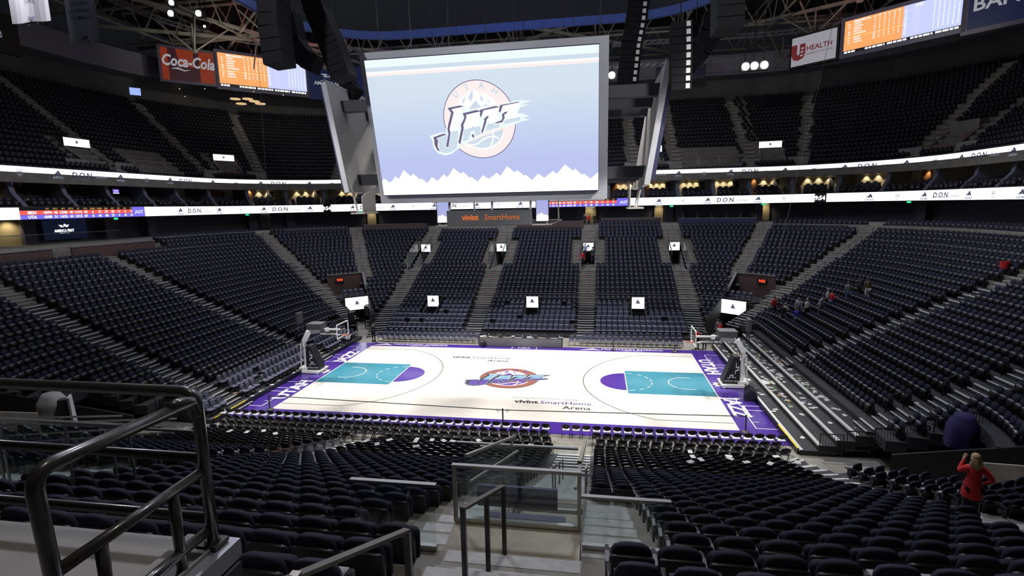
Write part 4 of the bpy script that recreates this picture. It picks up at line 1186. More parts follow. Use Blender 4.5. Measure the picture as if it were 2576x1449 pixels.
P, H = main_face(1)
ms = empty('main_screen', (0, -5.4, 0)); 
for o in list(bpy.data.objects):
    if o.name.startswith('main_screen') and o is not ms: bpy.data.objects.remove(o)
tl = math.atan2(1.95, 8.45)
# each main screen: bezel part, display sub-part, in a rotated frame so the picture's own axis is local z
def build_main(sy):
    m = MB(); W0, H0 = 7.0, 8.67
    m.span((-W0, 0, 0), (W0, .45, H0)); bz = m.build('main_screen_housing', 'bezel', board)
    bz.location = (0, -5.4*sy, 0); bz.rotation_euler = (tl, 0, 0) if sy > 0 else (tl, 0, pi)
    if sy < 0: bz.rotation_euler = Matrix.Rotation(pi, 3, 'Z').to_4x4().to_euler(); bz.rotation_euler = (Matrix.Rotation(pi, 3, 'Z') @ Matrix.Rotation(tl, 3, 'X')).to_euler()
    e = MB(); e.span((-6.62, -.32, -.0), (6.5, -.02, 7.75)); eb = e.build('led_edge', 'ledback', bz); eb.location = (0, 0, .55)
    d = MB(); y = -.33
    X0, X1, Z1 = -6.60, 6.48, 7.70
    d.face([(X0, y, .05), (X1, y, .05), (X1, y, Z1), (X0, y, Z1)], 0)
    for za, zb, mi in ((7.30, 7.70, 2), (7.08, 7.30, 3), (6.98, 7.08, 1), (6.84, 6.98, 4)): d.face([(X0, y-.004, za), (X1, y-.004, za), (X1, y-.004, zb), (X0, y-.004, zb)], mi)
    pts = []
    for a, b in RIDGE:
        u = (a-440)/1522.; yb = 1392-(a-442)*.031; v = (yb-b)/(955+87*u)*7.7
        pts.append((X0+u*(X1-X0), max(.1, v)))
    for (x0, v0), (x1, v1) in zip(pts, pts[1:]): d.face([(x0, y-.004, .05), (x1, y-.004, .05), (x1, y-.004, v1), (x0, y-.004, v0)], 1)
    # the emblem
    ds = lambda x, v: (x, v-.065*x)
    cx_, cz_ = -.22, 4.22
    emblem(d, lambda x, v, l: (cx_+x*2.25, y-.006-l, cz_+ds(x, v)[1]*2.11), .003, 0, 4, 5, 3, 3, 2, 1, 3)
    d.build('display', ['scr_sky', 's_white', 's_lite', 's_blue', 's_pink', 's_dark'], eb)
    return bz
bpy.data.objects.remove(ms)
build_main(1); build_main(-1)
# end screens, seen from behind: pale cladding inside, thin dark LED layer outside
for sx in (-1, 1):
    ta = math.atan2(1.0, 6.3)
    m = MB(); m.span((-.14, -5.4, 0), (.14, 5.4, 6.9)); p = m.build('end_screen_cladding', 'backpanel', board)
    p.location = (sx*9.25, 0, .75); p.rotation_euler = (0, sx*ta, 0)
    m = MB(); m.span((sx*.15, -5.1, .35), (sx*.42, 5.1, 6.7)); m.build('end_screen_led', 'ledback', p)
    m = MB(); m.span((-.16*1, -5.44, 0), (.16, -5.38, 6.9)); m.span((-.16, -5.44, 6.84), (.16, 5.44, 6.94)); m.build('edge_trim', 'bezel', p)
    # small tray below the end screen
    m = MB()
    for y in (-5.2, -3.6): m.bar((sx*9.2, y, 1.8), (sx*8.7, y, -.55), .09, .09)
    m.span((sx*8.2, -5.4, -.62), (sx*9.1, -3.2, -.52)); m.prism([(-5.3, -.5), (-5.3, .5), (-3.3, 1.1), (-3.3, -.5)], lambda u, v: (sx*8.3, u, v), lambda u, v: (sx*8.36, u, v))
    m.build('end_tray', 'backpanel', board)
    for y, z in ((-3.6, 6.3), (0, 6.3), (3.6, 6.3), (-3.4, 1.6), (0, 1.6), (3.4, 1.6)):
        m = MB(); m.span((sx*3.5, y-.3, z-.35), (sx*(9.2+(z-.75)*.15), y+.3, z+.35)); m.build('carrying_beam', 'darkbox', board)
m = MB()
m.span((-6.4, -4.9, 1.2), (6.4, 4.9, 7.6)); m.build('core_housing', 'blackmetal', board)
# lower ring: grey name board and small screens
m = MB(); m.span((-2.85, -5.15, -1.45), (2.5, -4.9, -.52)); nb = m.build('name_board', 'signgrey', board) if 'signgrey' in MT else (MT.__setitem__('signgrey', mat('sign_grey', (.16, .165, .175), .5)), m.build('name_board', 'signgrey', board))[1]
MT['s_orange'] = screen('sign_orange', (.86, .20, .04), .75)
m = MB(); f = lambda x, z: (x, -5.17, -1.12+z)
put_text(m, 'vivint', .34, lambda x, z: f(x-1.35, z), 0, bold=.035); put_text(m, '.SmartHome', .34, lambda x, z: f(x+.62, z), 0, bold=.0, xs=.92)
m.build('name_lettering', 's_orange', nb)
m = MB()
for x in (-2.7, 0, 2.4): m.bar((x, -4.95, -.55), (x, -4.6, 1.3), .12, .12)
for x in (-3.4, 3.4):
    for y in (-4.9, 4.9): m.bar((x, y, -1.4), (x, y*.9, 1.3), .1, .1)
m.span((-3.6, -4.9, -1.5), (3.6, -4.8, -1.42)); m.span((-3.6, 4.8, -1.5), (3.6, 4.9, -1.42))
for x in (-3.6, 3.6): m.span((x-.05, -4.9, -1.5), (x+.05, 4.9, -1.42))
m.build('lower_frame', 'backpanel', board)
for sx in (-1, 1):
    m = MB(); m.span((2.72*sx, -4.98, -1.3), (3.55*sx, -4.85, .1)); s_ = m.build('lower_screen_case', 'blackmetal', board)
    m = MB(); x0, x1 = sorted((2.76*sx, 3.5*sx)); m.face([(x0, -5.0, -1.25), (x1, -5.0, -1.25), (x1, -5.0, .05), (x0, -5.0, .05)], 0)
    q = [(x0, -1.25), (x1, -1.25), (x1, -.95), (x0+.6, -.85), (x0+.5, -.9), (x0+.32, -.72), (x0+.2, -.85), (x0+.1, -.8), (x0, -.95)]
    m.face([(a, -5.01, b) for a, b in q], 1); m.build('lower_screen', ['scr_sky2', 's_white'], s_) if 'scr_sky2' in MT else (MT.__setitem__('scr_sky2', screen('small_screen_lavender', (.45, .48, .85), .9)), m.build('lower_screen', ['scr_sky2', 's_white'], s_))
for x in (-6.5, -4.5, -2.2, 0, 2.2, 4.5, 6.5):
    for y in (-5.5, 5.5): m = MB(); m.tube([(x, y, 8.4), (x*1.05, y*1.0, 27)], .022, 4); m.build('hoist_cable', 'blackmetal', board)
tag(board, 'huge hanging scoreboard showing a team emblem above white mountain peaks', 'scoreboard')

# ---------------------------------------------------------------- curtain drum and blue catwalk ring above the scoreboard
MT['drape'] = mat('black_drape', (.013, .013, .015), .8); MT['bluetrim'] = mat('blue_lit_fabric', (.05, .09, .30), .7)  # skirt cloth is plain blue, no emission
DR = Ring(17.5, 9.2, 8., 1.2); UC_ = UCX
m = MB(); sweep(m, DR, [(0, 27.9), (0, 30.9), (.08, 30.9), (.08, 27.9)]); 
r = empty('curtain_drum', (UCX, 0, 27.4))
def shift(m, o):
    o = Vector(o); m.v = [tuple(Vector(v)-o) for v in m.v]; return m
shift(m, r.location).build('black_curtain', 'drape', r)
m = MB(); sweep(m, DR, [(-.1, 27.3), (.0, 27.95), (.35, 27.95), (.25, 27.3)]); shift(m, r.location).build('blue_skirt', 'bluetrim', r)
tag(r, 'rounded black curtain drum with a blue skirt hanging above the scoreboard', 'curtain')
# speaker arrays: cabinets strung along a curve
def wp(pxx, py, Y):
    d = FW+RT*((pxx-1288)/FPX)-UP*((py-724.5)/FPX); return CAMP+d*((Y-CAMP.y)/d.y)
MT['cab'] = mat('speaker_cabinet_black', (.004, .004, .006), .7, spec=.2); MT['cabside'] = mat('speaker_side_grey', (.10, .10, .11), .6)
def array(pts, Y, wdt, dep, n, lab, grp=None, tagd=False, aim=None):
    P = [wp(a, b, Y) for a, b in pts]
    # resample the polyline
    L = [0]
    for a, b in zip(P, P[1:]): L.append(L[-1]+(b-a).length)
    def at(t):
        for i in range(len(P)-1):
            if t <= L[i+1]: return P[i].lerp(P[i+1], (t-L[i])/(L[i+1]-L[i]))
        return P[-1]
    r = empty('line_array_speaker', P[0]); hgt = L[-1]/n
    for i in range(n):
        a, b = at(L[-1]*i/n), at(L[-1]*(i+1)/n); t = (b-a).normalized(); c = (a+b)/2
        x = Vector((0, 1, 0)).cross(t)
        x = x.normalized() if x.length > .1 else Vector((1, 0, 0)); y = t.cross(x)
        m = MB(); hh = hgt*.94/2; w2, d2 = wdt/2, dep/2
        vs = [c+x*(sx*w2)*(1.0 if sz < 0 else .96)+y*(sy*d2)+t*(sz*hh)-P[0] for sx in (-1, 1) for sy in (-1, 1) for sz in (-1, 1)]
        m.add(vs, [(0, 1, 3, 2), (4, 6, 7, 5), (0, 4, 5, 1), (2, 3, 7, 6), (0, 2, 6, 4), (1, 5, 7, 3)], 0)
        m.build('cabinet', 'cab', r)
        if tagd:
            q = c+x*(-w2*.6)+y*(-d2-.01)-P[0]; m = MB(); m.face([q-x*.1-t*.12, q+x*.1-t*.12, q+x*.1+t*.12, q-x*.1+t*.12]); m.build('white_tag', 'tag', r)
    m = MB(); tp = P[0]; m.tube([(0, 0, 0), (0, 0, 34-tp.z)], .03, 5); m.build('hanging_cable', 'blackmetal', r)
    tag(r, lab, 'speaker', grp); return r
array([(688, -90), (690, 60), (705, 168)], -12, 1.05, 1.2, 8, 'straight black speaker stack hanging in front of the orange and white stat board')
array([(775, -70), (800, 30), (835, 110), (868, 200)], -9, 1.1, 1.1, 16, 'long curved black speaker array beside the big screen, stat-board side')
array([(728, 40), (742, 110), (770, 150), (800, 165)], 0, 1.3, 1.2, 14, 'short curled black speaker array behind the straight stack')
array([(852, 130), (862, 180), (880, 222), (900, 240)], -2, .9, 1.0, 12, 'small curved black speaker array touching the winged bank banner')
array([(1612, -60), (1600, 60), (1588, 120), (1578, 212)], -2, 1.3, 1.2, 16, 'hanging black speaker array between the big screen and hanging end panel', tagd=True)
array([(1712, 60), (1712, 140), (1710, 232)], -8, 1.0, 1.1, 9, 'straight black speaker stack with white tags outside the hanging end panel', tagd=True)
array([(1798, 40), (1785, 90), (1760, 130), (1732, 160)], -4, 1.2, 1.2, 14, 'curved dark speaker array leaning behind the tagged stack')
array([(1830, -60), (1830, 20), (1828, 82)], -16, .95, 1.1, 5, 'short black speaker box stack against the roof steel near the health sign')
array([(1752, 60), (1750, 102)], 2, 1.6, 1.2, 3, 'squat black subwoofer cluster among the roof steel')

# ---------------------------------------------------------------- corner boards
MT['s_oran'] = screen('board_orange', (1., .36, .12), 1.15); MT['s_peri'] = screen('board_periwinkle', (.50, .55, .98), 1.2)
MT['s_yel'] = screen('board_yellow_line', (1., .62, .15), 1.2); MT['framegrey'] = mat('board_frame_violet_grey', (.11, .10, .15), .6)
MT['cokered'] = screen('sign_deep_red', (.30, .035, .01), .6); MT['cokedark'] = screen('sign_brown_dark', (.045, .012, .02), .6); MT['signwhite'] = screen('sign_soft_white', (.55, .56, .60), .55)
MT['heal'] = screen('sign_lit_grey', (.36, .35, .40), .8); MT['healred'] = screen('sign_dark_red', (.20, .025, .03), .6); MT['bankblue'] = screen('sign_navy', (.008, .014, .06), .6)
def plate(name, A, B, zt, zb, lab, cat, fill, depth=.4, border=.45, frame='framegrey'):
    """upright board from A to B (top corners seen left to right); fill(mb, f, W, H) draws on it"""
    A, B = Vector(A), Vector(B); ux = Vector((B.x-A.x, B.y-A.y, 0)); W = ux.length; ux.normalize(); n_ = Vector((0, 0, 1)).cross(ux)*-1
    H = zt-zb; o = Vector((A.x, A.y, zb)); r = empty(name, o)
    g = lambda x, y, d: ux*x+Vector((0, 0, y))-n_*-1*0+n_*(-d)*-1
    nrm = ux.cross(Vector((0, 0, 1)))        # towards the viewer
    g = lambda x, y, d=0.: ux*x+Vector((0, 0, 1))*y+nrm*d
    m = MB(); b = border
    q = [g(-b, -b, 0), g(W+b, -b, 0), g(W+b, H+b, 0), g(-b, H+b, 0), g(-b, -b, -depth), g(W+b, -b, -depth), g(W+b, H+b, -depth), g(-b, H+b, -depth)]
    m.add(q, [(0, 1, 2, 3), (7, 6, 5, 4), (0, 4, 5, 1), (1, 5, 6, 2), (2, 6, 7, 3), (3, 7, 4, 0)]); m.build('frame', frame, r)
    m = MB(); mats = fill(m, g, W, H); m.build('face', mats, r); tag(r, lab, cat); return r
def q4(m, g, x0, y0, x1, y1, d, mi): m.face([g(x0, y0, d), g(x1, y0, d), g(x1, y1, d), g(x0, y1, d)], mi)
def stats(m, g, W, H):
    hb = H*.09; sp = W*.535
    q4(m, g, 0, hb, sp, H, .02, 0); q4(m, g, sp, hb, W, H, .02, 1); q4(m, g, 0, 0, W, hb, .02, 4)
    q4(m, g, 0, H*.47, sp, H*.485, .03, 2)
    rr = random.Random(4)
    for i in range(5):
        x = .1+W*i/5; xx = x
        while xx < x+W/5*(.42 if i == 0 else .86): w_ = rr.uniform(.25, .6); q4(m, g, xx, hb*.15, min(xx+w_, x+W/5*.9), hb*.75, .03, 3); xx += w_+.08
    names = ['BROOKLYN', 'LEVERT', 'JORDAN', 'HARRIS', 'PRINCE', 'DINWIDDIE', 'ALLEN', 'TEMPLE', 'KURUCS']
    put_text(m, names[0], H*.06, lambda x, y: g(W*.09+x, H*.91+y, .03), 3, align='LEFT', bold=.04)
    for i in range(8):
        y0 = H*(.84-.075*i)-(H*.02 if i > 4 else 0)
        put_text(m, names[i+1], H*.045, lambda x, y: g(W*.09+x, y0+y, .03), 3, align='LEFT', bold=.03); put_text(m, str(rr.randint(1, 33)), H*.045, lambda x, y: g(W*.045+x, y0+y, .03), 3, bold=.03)
        for j in range(6): put_text(m, str(rr.randint(0, 9 if j else 26)), H*.045, lambda x, y: g(W*(.285+.043*j)+x, y0+y, .03), 3, bold=.04)
    put_text(m, 'JAZZ', H*.06, lambda x, y: g(W*.66+x, H*.91+y, .03), 3, bold=.04)
    for j in range(6):
        q4(m, g, W*(.27+.043*j), H*.925, W*(.295+.043*j), H*.95, .03, 3); q4(m, g, W*(.775+.038*j), H*.925, W*(.80+.038*j), H*.95, .03, 3)
    for i in range(11):
        y0 = H*(.84-.066*i); put_text(m, str(rr.randint(1, 45)), H*.045, lambda x, y: g(W*.555+x, y0+y, .03), 3, bold=.03)
        put_text(m, rr.choice(['CONLEY', 'INGLES', 'GOBERT', 'NIANG', 'ROYCE', 'BRADLEY', 'CLARKSON']), H*.035, lambda x, y: g(W*.62+x, y0+y, .03), 5, align='LEFT')
        for j in range(6): put_text(m, str(rr.randint(0, 9)), H*.045, lambda x, y: g(W*(.787+.038*j)+x, y0+y, .03), 3, bold=.04)
    return ['s_oran', 's_peri', 's_yel', 's_white', 'scr_black', 's_pinkish']
MT['s_pinkish'] = screen('board_pink_text', (.75, .60, .92), 1.2)
plate('corner_stat_board', (-48.9, 36.1, 0), (-40.1, 44.9, 0), 35.9, 31.15, 'orange and lavender stat board beside the red soda sign', 'stat board', stats)
plate('corner_stat_board', (35.7, 35.3, 0), (43.55, 27.45, 0), 33.65, 29.95, 'orange and lavender stat board beside the white health sign', 'stat board', stats)
def coke(m, g, W, H):
    q4(m, g, 0, 0, W, H, .02, 0); q4(m, g, W*.13, 0, W*.72, H, .03, 1); m.face([g(W*.35, H*.5, .035), g(W*.6, H*.45, .035), g(W*.62, H, .035), g(W*.28, H, .035)], 0)
    put_text(m, 'Coca-Cola', H*.34, lambda x, y: g(W*.52+x, H*.46+y+.06*x*0, .05), 2, shear=.25, bold=.03, xs=.72)
    pts = [(W*.16, H*.36), (W*.3, H*.42), (W*.42, H*.35), (W*.55, H*.38)]
    m.face([g(a, b, .05) for a, b in pts+[(W*.42, H*.31), (W*.3, H*.36)]], 2)
    return ['cokered', 'cokedark', 'signwhite']
plate('soda_sign', (-53.9, 31.1, 0), (-49.35, 35.65, 0), 35.6, 31.3, 'dark red soda advertising sign with white script lettering', 'sign', coke, border=.35)
def health(m, g, W, H):
    q4(m, g, 0, 0, W, H, .02, 0)
    put_text(m, 'U', H*.42, lambda x, y: g(W*.16+x, H*.26+y, .03), 1, bold=.12); put_text(m, 'HEALTH', H*.17, lambda x, y: g(W*.63+x, H*.46+y, .03), 1, bold=.02, xs=.98)
    put_text(m, 'UNIVERSITY OF UTAH', H*.075, lambda x, y: g(W*.63+x, H*.31+y, .03), 1, xs=.92)
    for i in range(3): m.face([g(W*(.22+.01*i), H*(.3+.12*i), .035), g(W*(.27+.01*i), H*(.34+.12*i), .035), g(W*(.26+.01*i), H*(.38+.12*i), .035), g(W*(.2+.01*i), H*(.36+.12*i), .035)], 0)
    return ['heal', 'healred']
plate('health_sign', (31.3, 39.7, 0), (35.1, 35.9, 0), 33.3, 29.8, 'white sign with red university health lettering beside the stat board', 'sign', health, frame='blackmetal', depth=.8, border=.25)
def bank(m, g, W, H): q4(m, g, 0, 0, W, H, .02, 0); put_text(m, 'BANK', H*.30, lambda x, y: g(W*.05+x, H*.40+y, .03), 1, align='LEFT', bold=.02); return ['bankblue', 'signwhite']
A_ = wp(2440, 0, 27.); plate('bank_sign', (43.9, 27.1, 0), (50., 21., 0), 33.9, 29.6, 'navy bank sign at the upper edge beyond the stat board', 'sign', bank)
def amf(m, g, W, H):
    q4(m, g, 0, 0, W, H, .02, 0); x0 = W*.27
    put_text(m, 'AMERICA FIRST', H*.12, lambda x, y: g(x0+x, H*.40+y, .03), 1, bold=.03, xs=.9); put_text(m, 'CREDIT UNION', H*.055, lambda x, y: g(x0+x, H*.28+y, .03), 1, xs=1.1)
    wings(m, lambda x, y: g(x0+x*H*.9, H*.72+y*H*.9, .03), 1); return ['bankblue', 'signwhite']
def wings(m, f, mi):
    m.face([f(-.32, .06), f(-.10, .06), f(-.07, .0), f(-.22, .0)], mi)
    m.face([f(-.24, -.02), f(-.08, -.02), f(-.03, -.07), f(-.19, -.07)], mi)
    m.face([f(-.04, -.06), f(.02, .12), f(.07, .12), f(.01, -.06)], mi); m.face([f(.05, .12), f(.12, .10), f(.10, -.05), f(.05, -.03)], mi)
    m.face([f(.14, .06), f(.34, .06), f(.26, .0), f(.14, .0)], mi); m.face([f(.13, -.02), f(.28, -.02), f(.22, -.07), f(.11, -.07)], mi)
plate('winged_bank_sign', (-39.4, 45.3, 0), (-30.4, 50.5, 0), 35.6, 31.0, 'dark blue banner with white winged emblem beside the stat board', 'sign', amf, frame='bankblue')
def fz(m, g, W, H):
    put_text(m, 'Ford', H*.42, lambda x, y: g(W*.05+x, H*.5+y, .03), 1, shear=.25, bold=.02); put_text(m, 'Fan Zone', H*.28, lambda x, y: g(W*.58+x, H*.36+y, .03), 2, bold=.02)
    m.face([g(W*.50+.55*cos(a*pi/8), H*.16+.16*sin(a*pi/8), .03) for a in range(16)], 2)
    return ['blackmetal', 'cream', 'signgr2']
MT['cream'] = screen('sign_cream', (.5, .45, .33), .8); MT['signgr2'] = screen('sign_dim_grey', (.22, .22, .27), .7)
_g = lambda p, d: RU.at(RU.find(p, 33), d)
a_, b_2 = Vector((*_g(-75, 9.5)[:2], 0)), Vector((*_g(232, 9.5)[:2], 0))
plate('fan_zone_sign', (a_.x, a_.y, 0), (b_2.x, b_2.y, 0), 33.4, 29.6, 'long black sign with dim white lettering under the white banners', 'sign', fz, frame='blackmetal', border=.1)

# ---------------------------------------------------------------- white number banners
MT['banner'] = mat('white_banner_cloth', (.20, .20, .25), .8, noise=(.4, .05)); MT['bannerink'] = mat('banner_navy_ink', (.03, .03, .10), .8)
def banner(x0, x1, ybot, Y, lines, lab, sz):
    A, B = wp(x0, ybot[0], Y), wp(x1, ybot[1], Y+(x1-x0)*0); w_ = abs(B.x-A.x); zb = (A.z+B.z)/2
    r = empty('name_banner', (A.x, Y, zb)); m = MB(); n = 8
    for i in range(n):
        f0, f1 = i/n, (i+1)/n; m.face([(w_*f0, .05*sin(f0*9), 0), (w_*f1, .05*sin(f1*9), 0), (w_*f1, .05*sin(f1*7), 9), (w_*f0, .05*sin(f0*7), 9)])
        m.face([(w_*f1, .05*sin(f1*9)+.02, 0), (w_*f0, .05*sin(f0*9)+.02, 0), (w_*f0, .05*sin(f0*7)+.02, 9), (w_*f1, .05*sin(f1*7)+.02, 9)])
    m.face([(w_*.42, 0, 0), (w_*.42, 0, -.12), (w_*.68, 0, -.12), (w_*.68, 0, 0)]); cl = m.build('cloth', 'banner', r)
    m = MB()
    for i, l in enumerate(lines): put_text(m, l, sz, lambda x, y: (w_*.5+x, -.07, .95+i*sz*1.9+y), 0, bold=.01, xs=.9)
    put_text(m, 'Jazz', sz*.9, lambda x, y: (w_*.55+x, -.07, .08+y), 0, shear=.4, bold=.04); m.build('lettering', 'bannerink', cl); tag(r, lab, 'banner')
banner(175, 252, (95, 112), -14, ['Karl Malone', 'John Stockton', 'Jerry Sloan', 'Adrian Dantley', 'Petrovich'], 'white hanging banner listing five names in dark script', .17)
banner(28, 130, (42, 70), -15, ['3,265', 'STEALS', '15,806', 'ASSISTS'], 'white hanging banner with faint figures, beside the names banner', .19)

# ---------------------------------------------------------------- roof
MT['roofdeck'] = mat('roof_deck_dark', (.03, .03, .028), .85); MT['rsteel'] = mat('roof_steel_taupe', (.26, .24, .20), .6); MT['alu'] = mat('aluminium_truss', (.45, .45, .48), .35, metal=.7)
m = MB(); m.span((-70, -50, 44), (70, 66, 44.6))
for i in range(40): m.span((-70+i*3.5, -50, 43.75), (-69.7+i*3.5, 66, 44))
struct(m.build('ceiling', 'roofdeck'))
def roof_truss(p, q, lab, dz=4.2, w=.16):
    p, q = Vector(p), Vector(q); n = max(2, int((q-p).length/5.)); r = empty('roof_truss', p); m = MB(); c = MB(); o = p
    up_ = Vector((0, 0, dz)); m.bar(p-o, q-o, w*1.5, w*1.5); m.bar(p+up_-o, q+up_-o, w*1.5, w*1.5); m.build('chords', 'rsteel', r)
    for i in range(n):
        a = p.lerp(q, i/n)-o; b = p.lerp(q, (i+.5)/n)-o; d = p.lerp(q, (i+1)/n)-o
        c.tube([a+up_, b], w*.55, 5); c.tube([b, d+up_], w*.55, 5)
    c.build('web_struts', 'rsteel', r); tag(r, lab, 'roof truss', 'roof trusses over the arena')
for y in (-14, -2, 10, 22, 34, 46, 58): roof_truss((-62, y, 37.2), (62, y, 37.2), 'long taupe steel roof truss spanning the arena')
for x in (-54, -42, -30, -18, -6, 6, 18, 30, 42, 54): roof_truss((x, -20, 36.6), (x, 62, 36.6), 'taupe steel cross truss under the roof', 4.2, .13)
for i, (a, b) in enumerate((((-58, 22, 36), (-22, 52, 38)), ((-58, 48, 38), (-26, 16, 36)), ((-50, 10, 37), (-30, 58, 37)), ((58, 22, 36), (22, 52, 38)), ((54, 50, 38), (26, 14, 36)), ((-20, 58, 37), (14, 30, 37)), ((20, 58, 37), (-14, 30, 37)), ((-60, 34, 36.5), (-24, 34, 37.5)))):
    m = MB(); m.bar((0, 0, 0), Vector(b)-Vector(a), .32, .42); o = m.build('roof_brace', 'rsteel', loc=a); tag(o, 'diagonal steel brace in the roof', 'brace', 'diagonal roof braces')
for x in (-46, -34, 34, 46):
    for y in (28, 40, 52):
        r = empty('roof_strut_cluster', (x, y, 33.6)); m = MB()
        for dx, dy in ((-3, -3), (3, -3), (-3, 3), (3, 3), (0, 0)): m.tube([(0, 0, 0), (dx, dy, 3.4)], .11, 6)
        m.build('struts', 'rsteel', r); m = MB(); m.box((0, 0, 0), (.5, .5, .3)); m.build('node_plate', 'rsteel', r)
        tag(r, 'pyramid of steel struts meeting at a node under the roof', 'strut cluster', 'strut clusters under the roof')
# aluminium rigging truss in front of the corner boards
RT_ = Ring(44.+3.5, 38.5+3.5, 18.5, 2.5)
for (p0, p1, z, lab) in ((150, 780, 36.8, 'curved aluminium rigging truss above the soda sign'), (1540, 2450, 34.6, 'curved aluminium rigging truss above the health sign'), (1300, 1960, 31.6, 'thin aluminium truss in front of the pale wall band')):
    t0, t1 = RT_.find(p0, z), RT_.find(p1, z); o = Vector((*RT_.at(t0)[:2], z)); r = empty('rigging_truss', o); n = int((t1-t0)/1.0); m = MB(); c = MB()
    pts = [[Vector((*RT_.at(t0+i, d)[:2], z+h))-o for i in range(n+1)] for d, h in ((0, 0), (.45, 0), (0, .45), (.45, .45))]
    for l in pts: m.tube(l, .04, 5)
    for i in range(n): c.tube([pts[0][i], pts[2][i+1]], .02, 4); c.tube([pts[1][i], pts[3][i+1]], .02, 4); c.tube([pts[0][i], pts[1][i]], .02, 4)
    m.build('chords', 'alu', r); c.build('lacing', 'alu', r); tag(r, lab, 'rigging truss')
# floodlights
def flood(pxx, py, Y, s, lab, n=1):
    p = wp(pxx, py, Y); r = empty('floodlight', p); m = MB(); m.box((0, .3, 0), (s*1.3, .5, s*1.3)); m.build('housing', 'blackmetal', r)
    m = MB(); m.lathe([(s*.5, 0), (s*.5, .04)], n=14); g = m.build('lens', 'lampwhite', r); g.rotation_euler = (pi/2, 0, 0)
    m = MB(); m.tube([(0, .4, s*.6), (0, .4, max(.8, 36.8-p.z))], .05, 5); m.build('hanger', 'blackmetal', r); tag(r, lab, 'floodlight')
flood(430, 6, 10, .42, 'white floodlight, upper of two on a ladder frame among red-lit steel'); flood(428, 33, 10, .48, 'white floodlight, lower of two on a ladder frame')
flood(498, 33, 16, .55, 'round white floodlight beside the red-lit steel braces'); flood(737, 81, 24, .5, 'white floodlight behind the straight speaker stack')
flood(1539, 189, 30, .75, 'round white floodlight beside the edge of the big screen')
for i, (x, y) in enumerate(((1876, 167), (1898, 165), (1923, 163))): flood(x, y, 34, .85, 'bright floodlight %s of three in a row on the pale band' % ('nearest the hanging panel, first', 'in the middle', 'nearest the health sign, last')[i])
flood(514, 66, 20, .22, 'small white lamp below the round floodlight')
spot('red_stage_light', (-24, 18, 34.5), (-34, 32, 43), 9500, 52, .5, (1, .08, .06), .3)
spot('red_stage_light', (30, 22, 31), (34, 34, 38), 1500, 40, .5, (1, .12, .10), .3)
spot('violet_stage_light', (-16, 22, 32), (-26, 44, 38), 2500, 50, .5, (.35, .3, 1), .3)
spot('blue_ring_light', (0, 2, 24), (0, 9.5, 27.6), 500, 150, .5, (.25, .35, 1), .3)
for x in (-22, 14): spot('roof_uplight', (x, 14, 30.5), (x*1.3, 34, 40), 4200, 110, .7, (1, .95, .85), .4)
spot('roof_uplight', (-40, 26, 31), (-50, 40, 39), 1100, 120, .7, (1, .95, .85), .4); spot('roof_uplight', (36, 22, 30), (48, 36, 39), 1100, 120, .7, (1, .95, .85), .4)
# dark notice board on the pale band and ceiling of small lights over the corner seats
def notice(m, g, W, H):
    q4(m, g, 0, 0, W, H, .02, 0)
    put_text(m, 'TEXT TO JAZZ.6m', H*.17, lambda x, y: g(W*.5+x, H*.72+y, .03), 1, xs=.9); put_text(m, 'To report behavior issues', H*.13, lambda x, y: g(W*.5+x, H*.45+y, .03), 1, xs=.85); put_text(m, 'or request assistance', H*.13, lambda x, y: g(W*.5+x, H*.2+y, .03), 1, xs=.85)
    return ['navywall', 'signwhite']
pa, pb = wp(1652, 180, 50), wp(1771, 172, 49)
plate('notice_board', (pa.x, pa.y, 0), (pb.x, pb.y, 0), pa.z+1.0, pa.z-1.55, 'navy notice board with white lettering on the pale band', 'notice board', notice, border=.02)
for i in range(34):
    rr = random.Random(i*7+1); p = wp(rr.uniform(350, 860), rr.uniform(190, 245), rr.uniform(38, 44)); z = p.z
    m = MB(); m.lathe([(.06, 0), (.06, .04)], n=6); o = m.build('ceiling_downlight', 'warm', loc=(p[0], p[1], z)); tag(o, 'tiny warm downlight above the dark upper corner lounge', 'downlight', 'tiny downlights above the corner lounge')
for i, (x, y) in enumerate(((592, 250), (607, 262), (640, 256), (655, 262), (623, 250))):
    p = wp(x, y, 40); m = MB(); m.lathe([(.75, 0), (.75, .12)], n=20); o = m.build('disc_pendant', 'discglow', loc=p) if 'discglow' in MT else (MT.__setitem__('discglow', screen('disc_warm_glow', (.8, .55, .28), .9)), m.build('disc_pendant', 'discglow', loc=p))[1]
    tag(o, 'round warm disc lamp hanging below the stat board', 'pendant lamp', 'disc lamps below the stat board')
p = wp(340, 230, 26); m = MB(); m.span((-.6, 0, -.45), (.6, .1, .45)); o = m.build('small_lounge_screen', 'tvblue', loc=p) if 'tvblue' in MT else (MT.__setitem__('tvblue', screen('pale_blue_screen', (.35, .5, 1), 1.)), m.build('small_lounge_screen', 'tvblue', loc=p))[1]; o.rotation_euler = (0, 0, .8)
tag(o, 'small bright blue screen at the back of the upper bowl', 'screen')
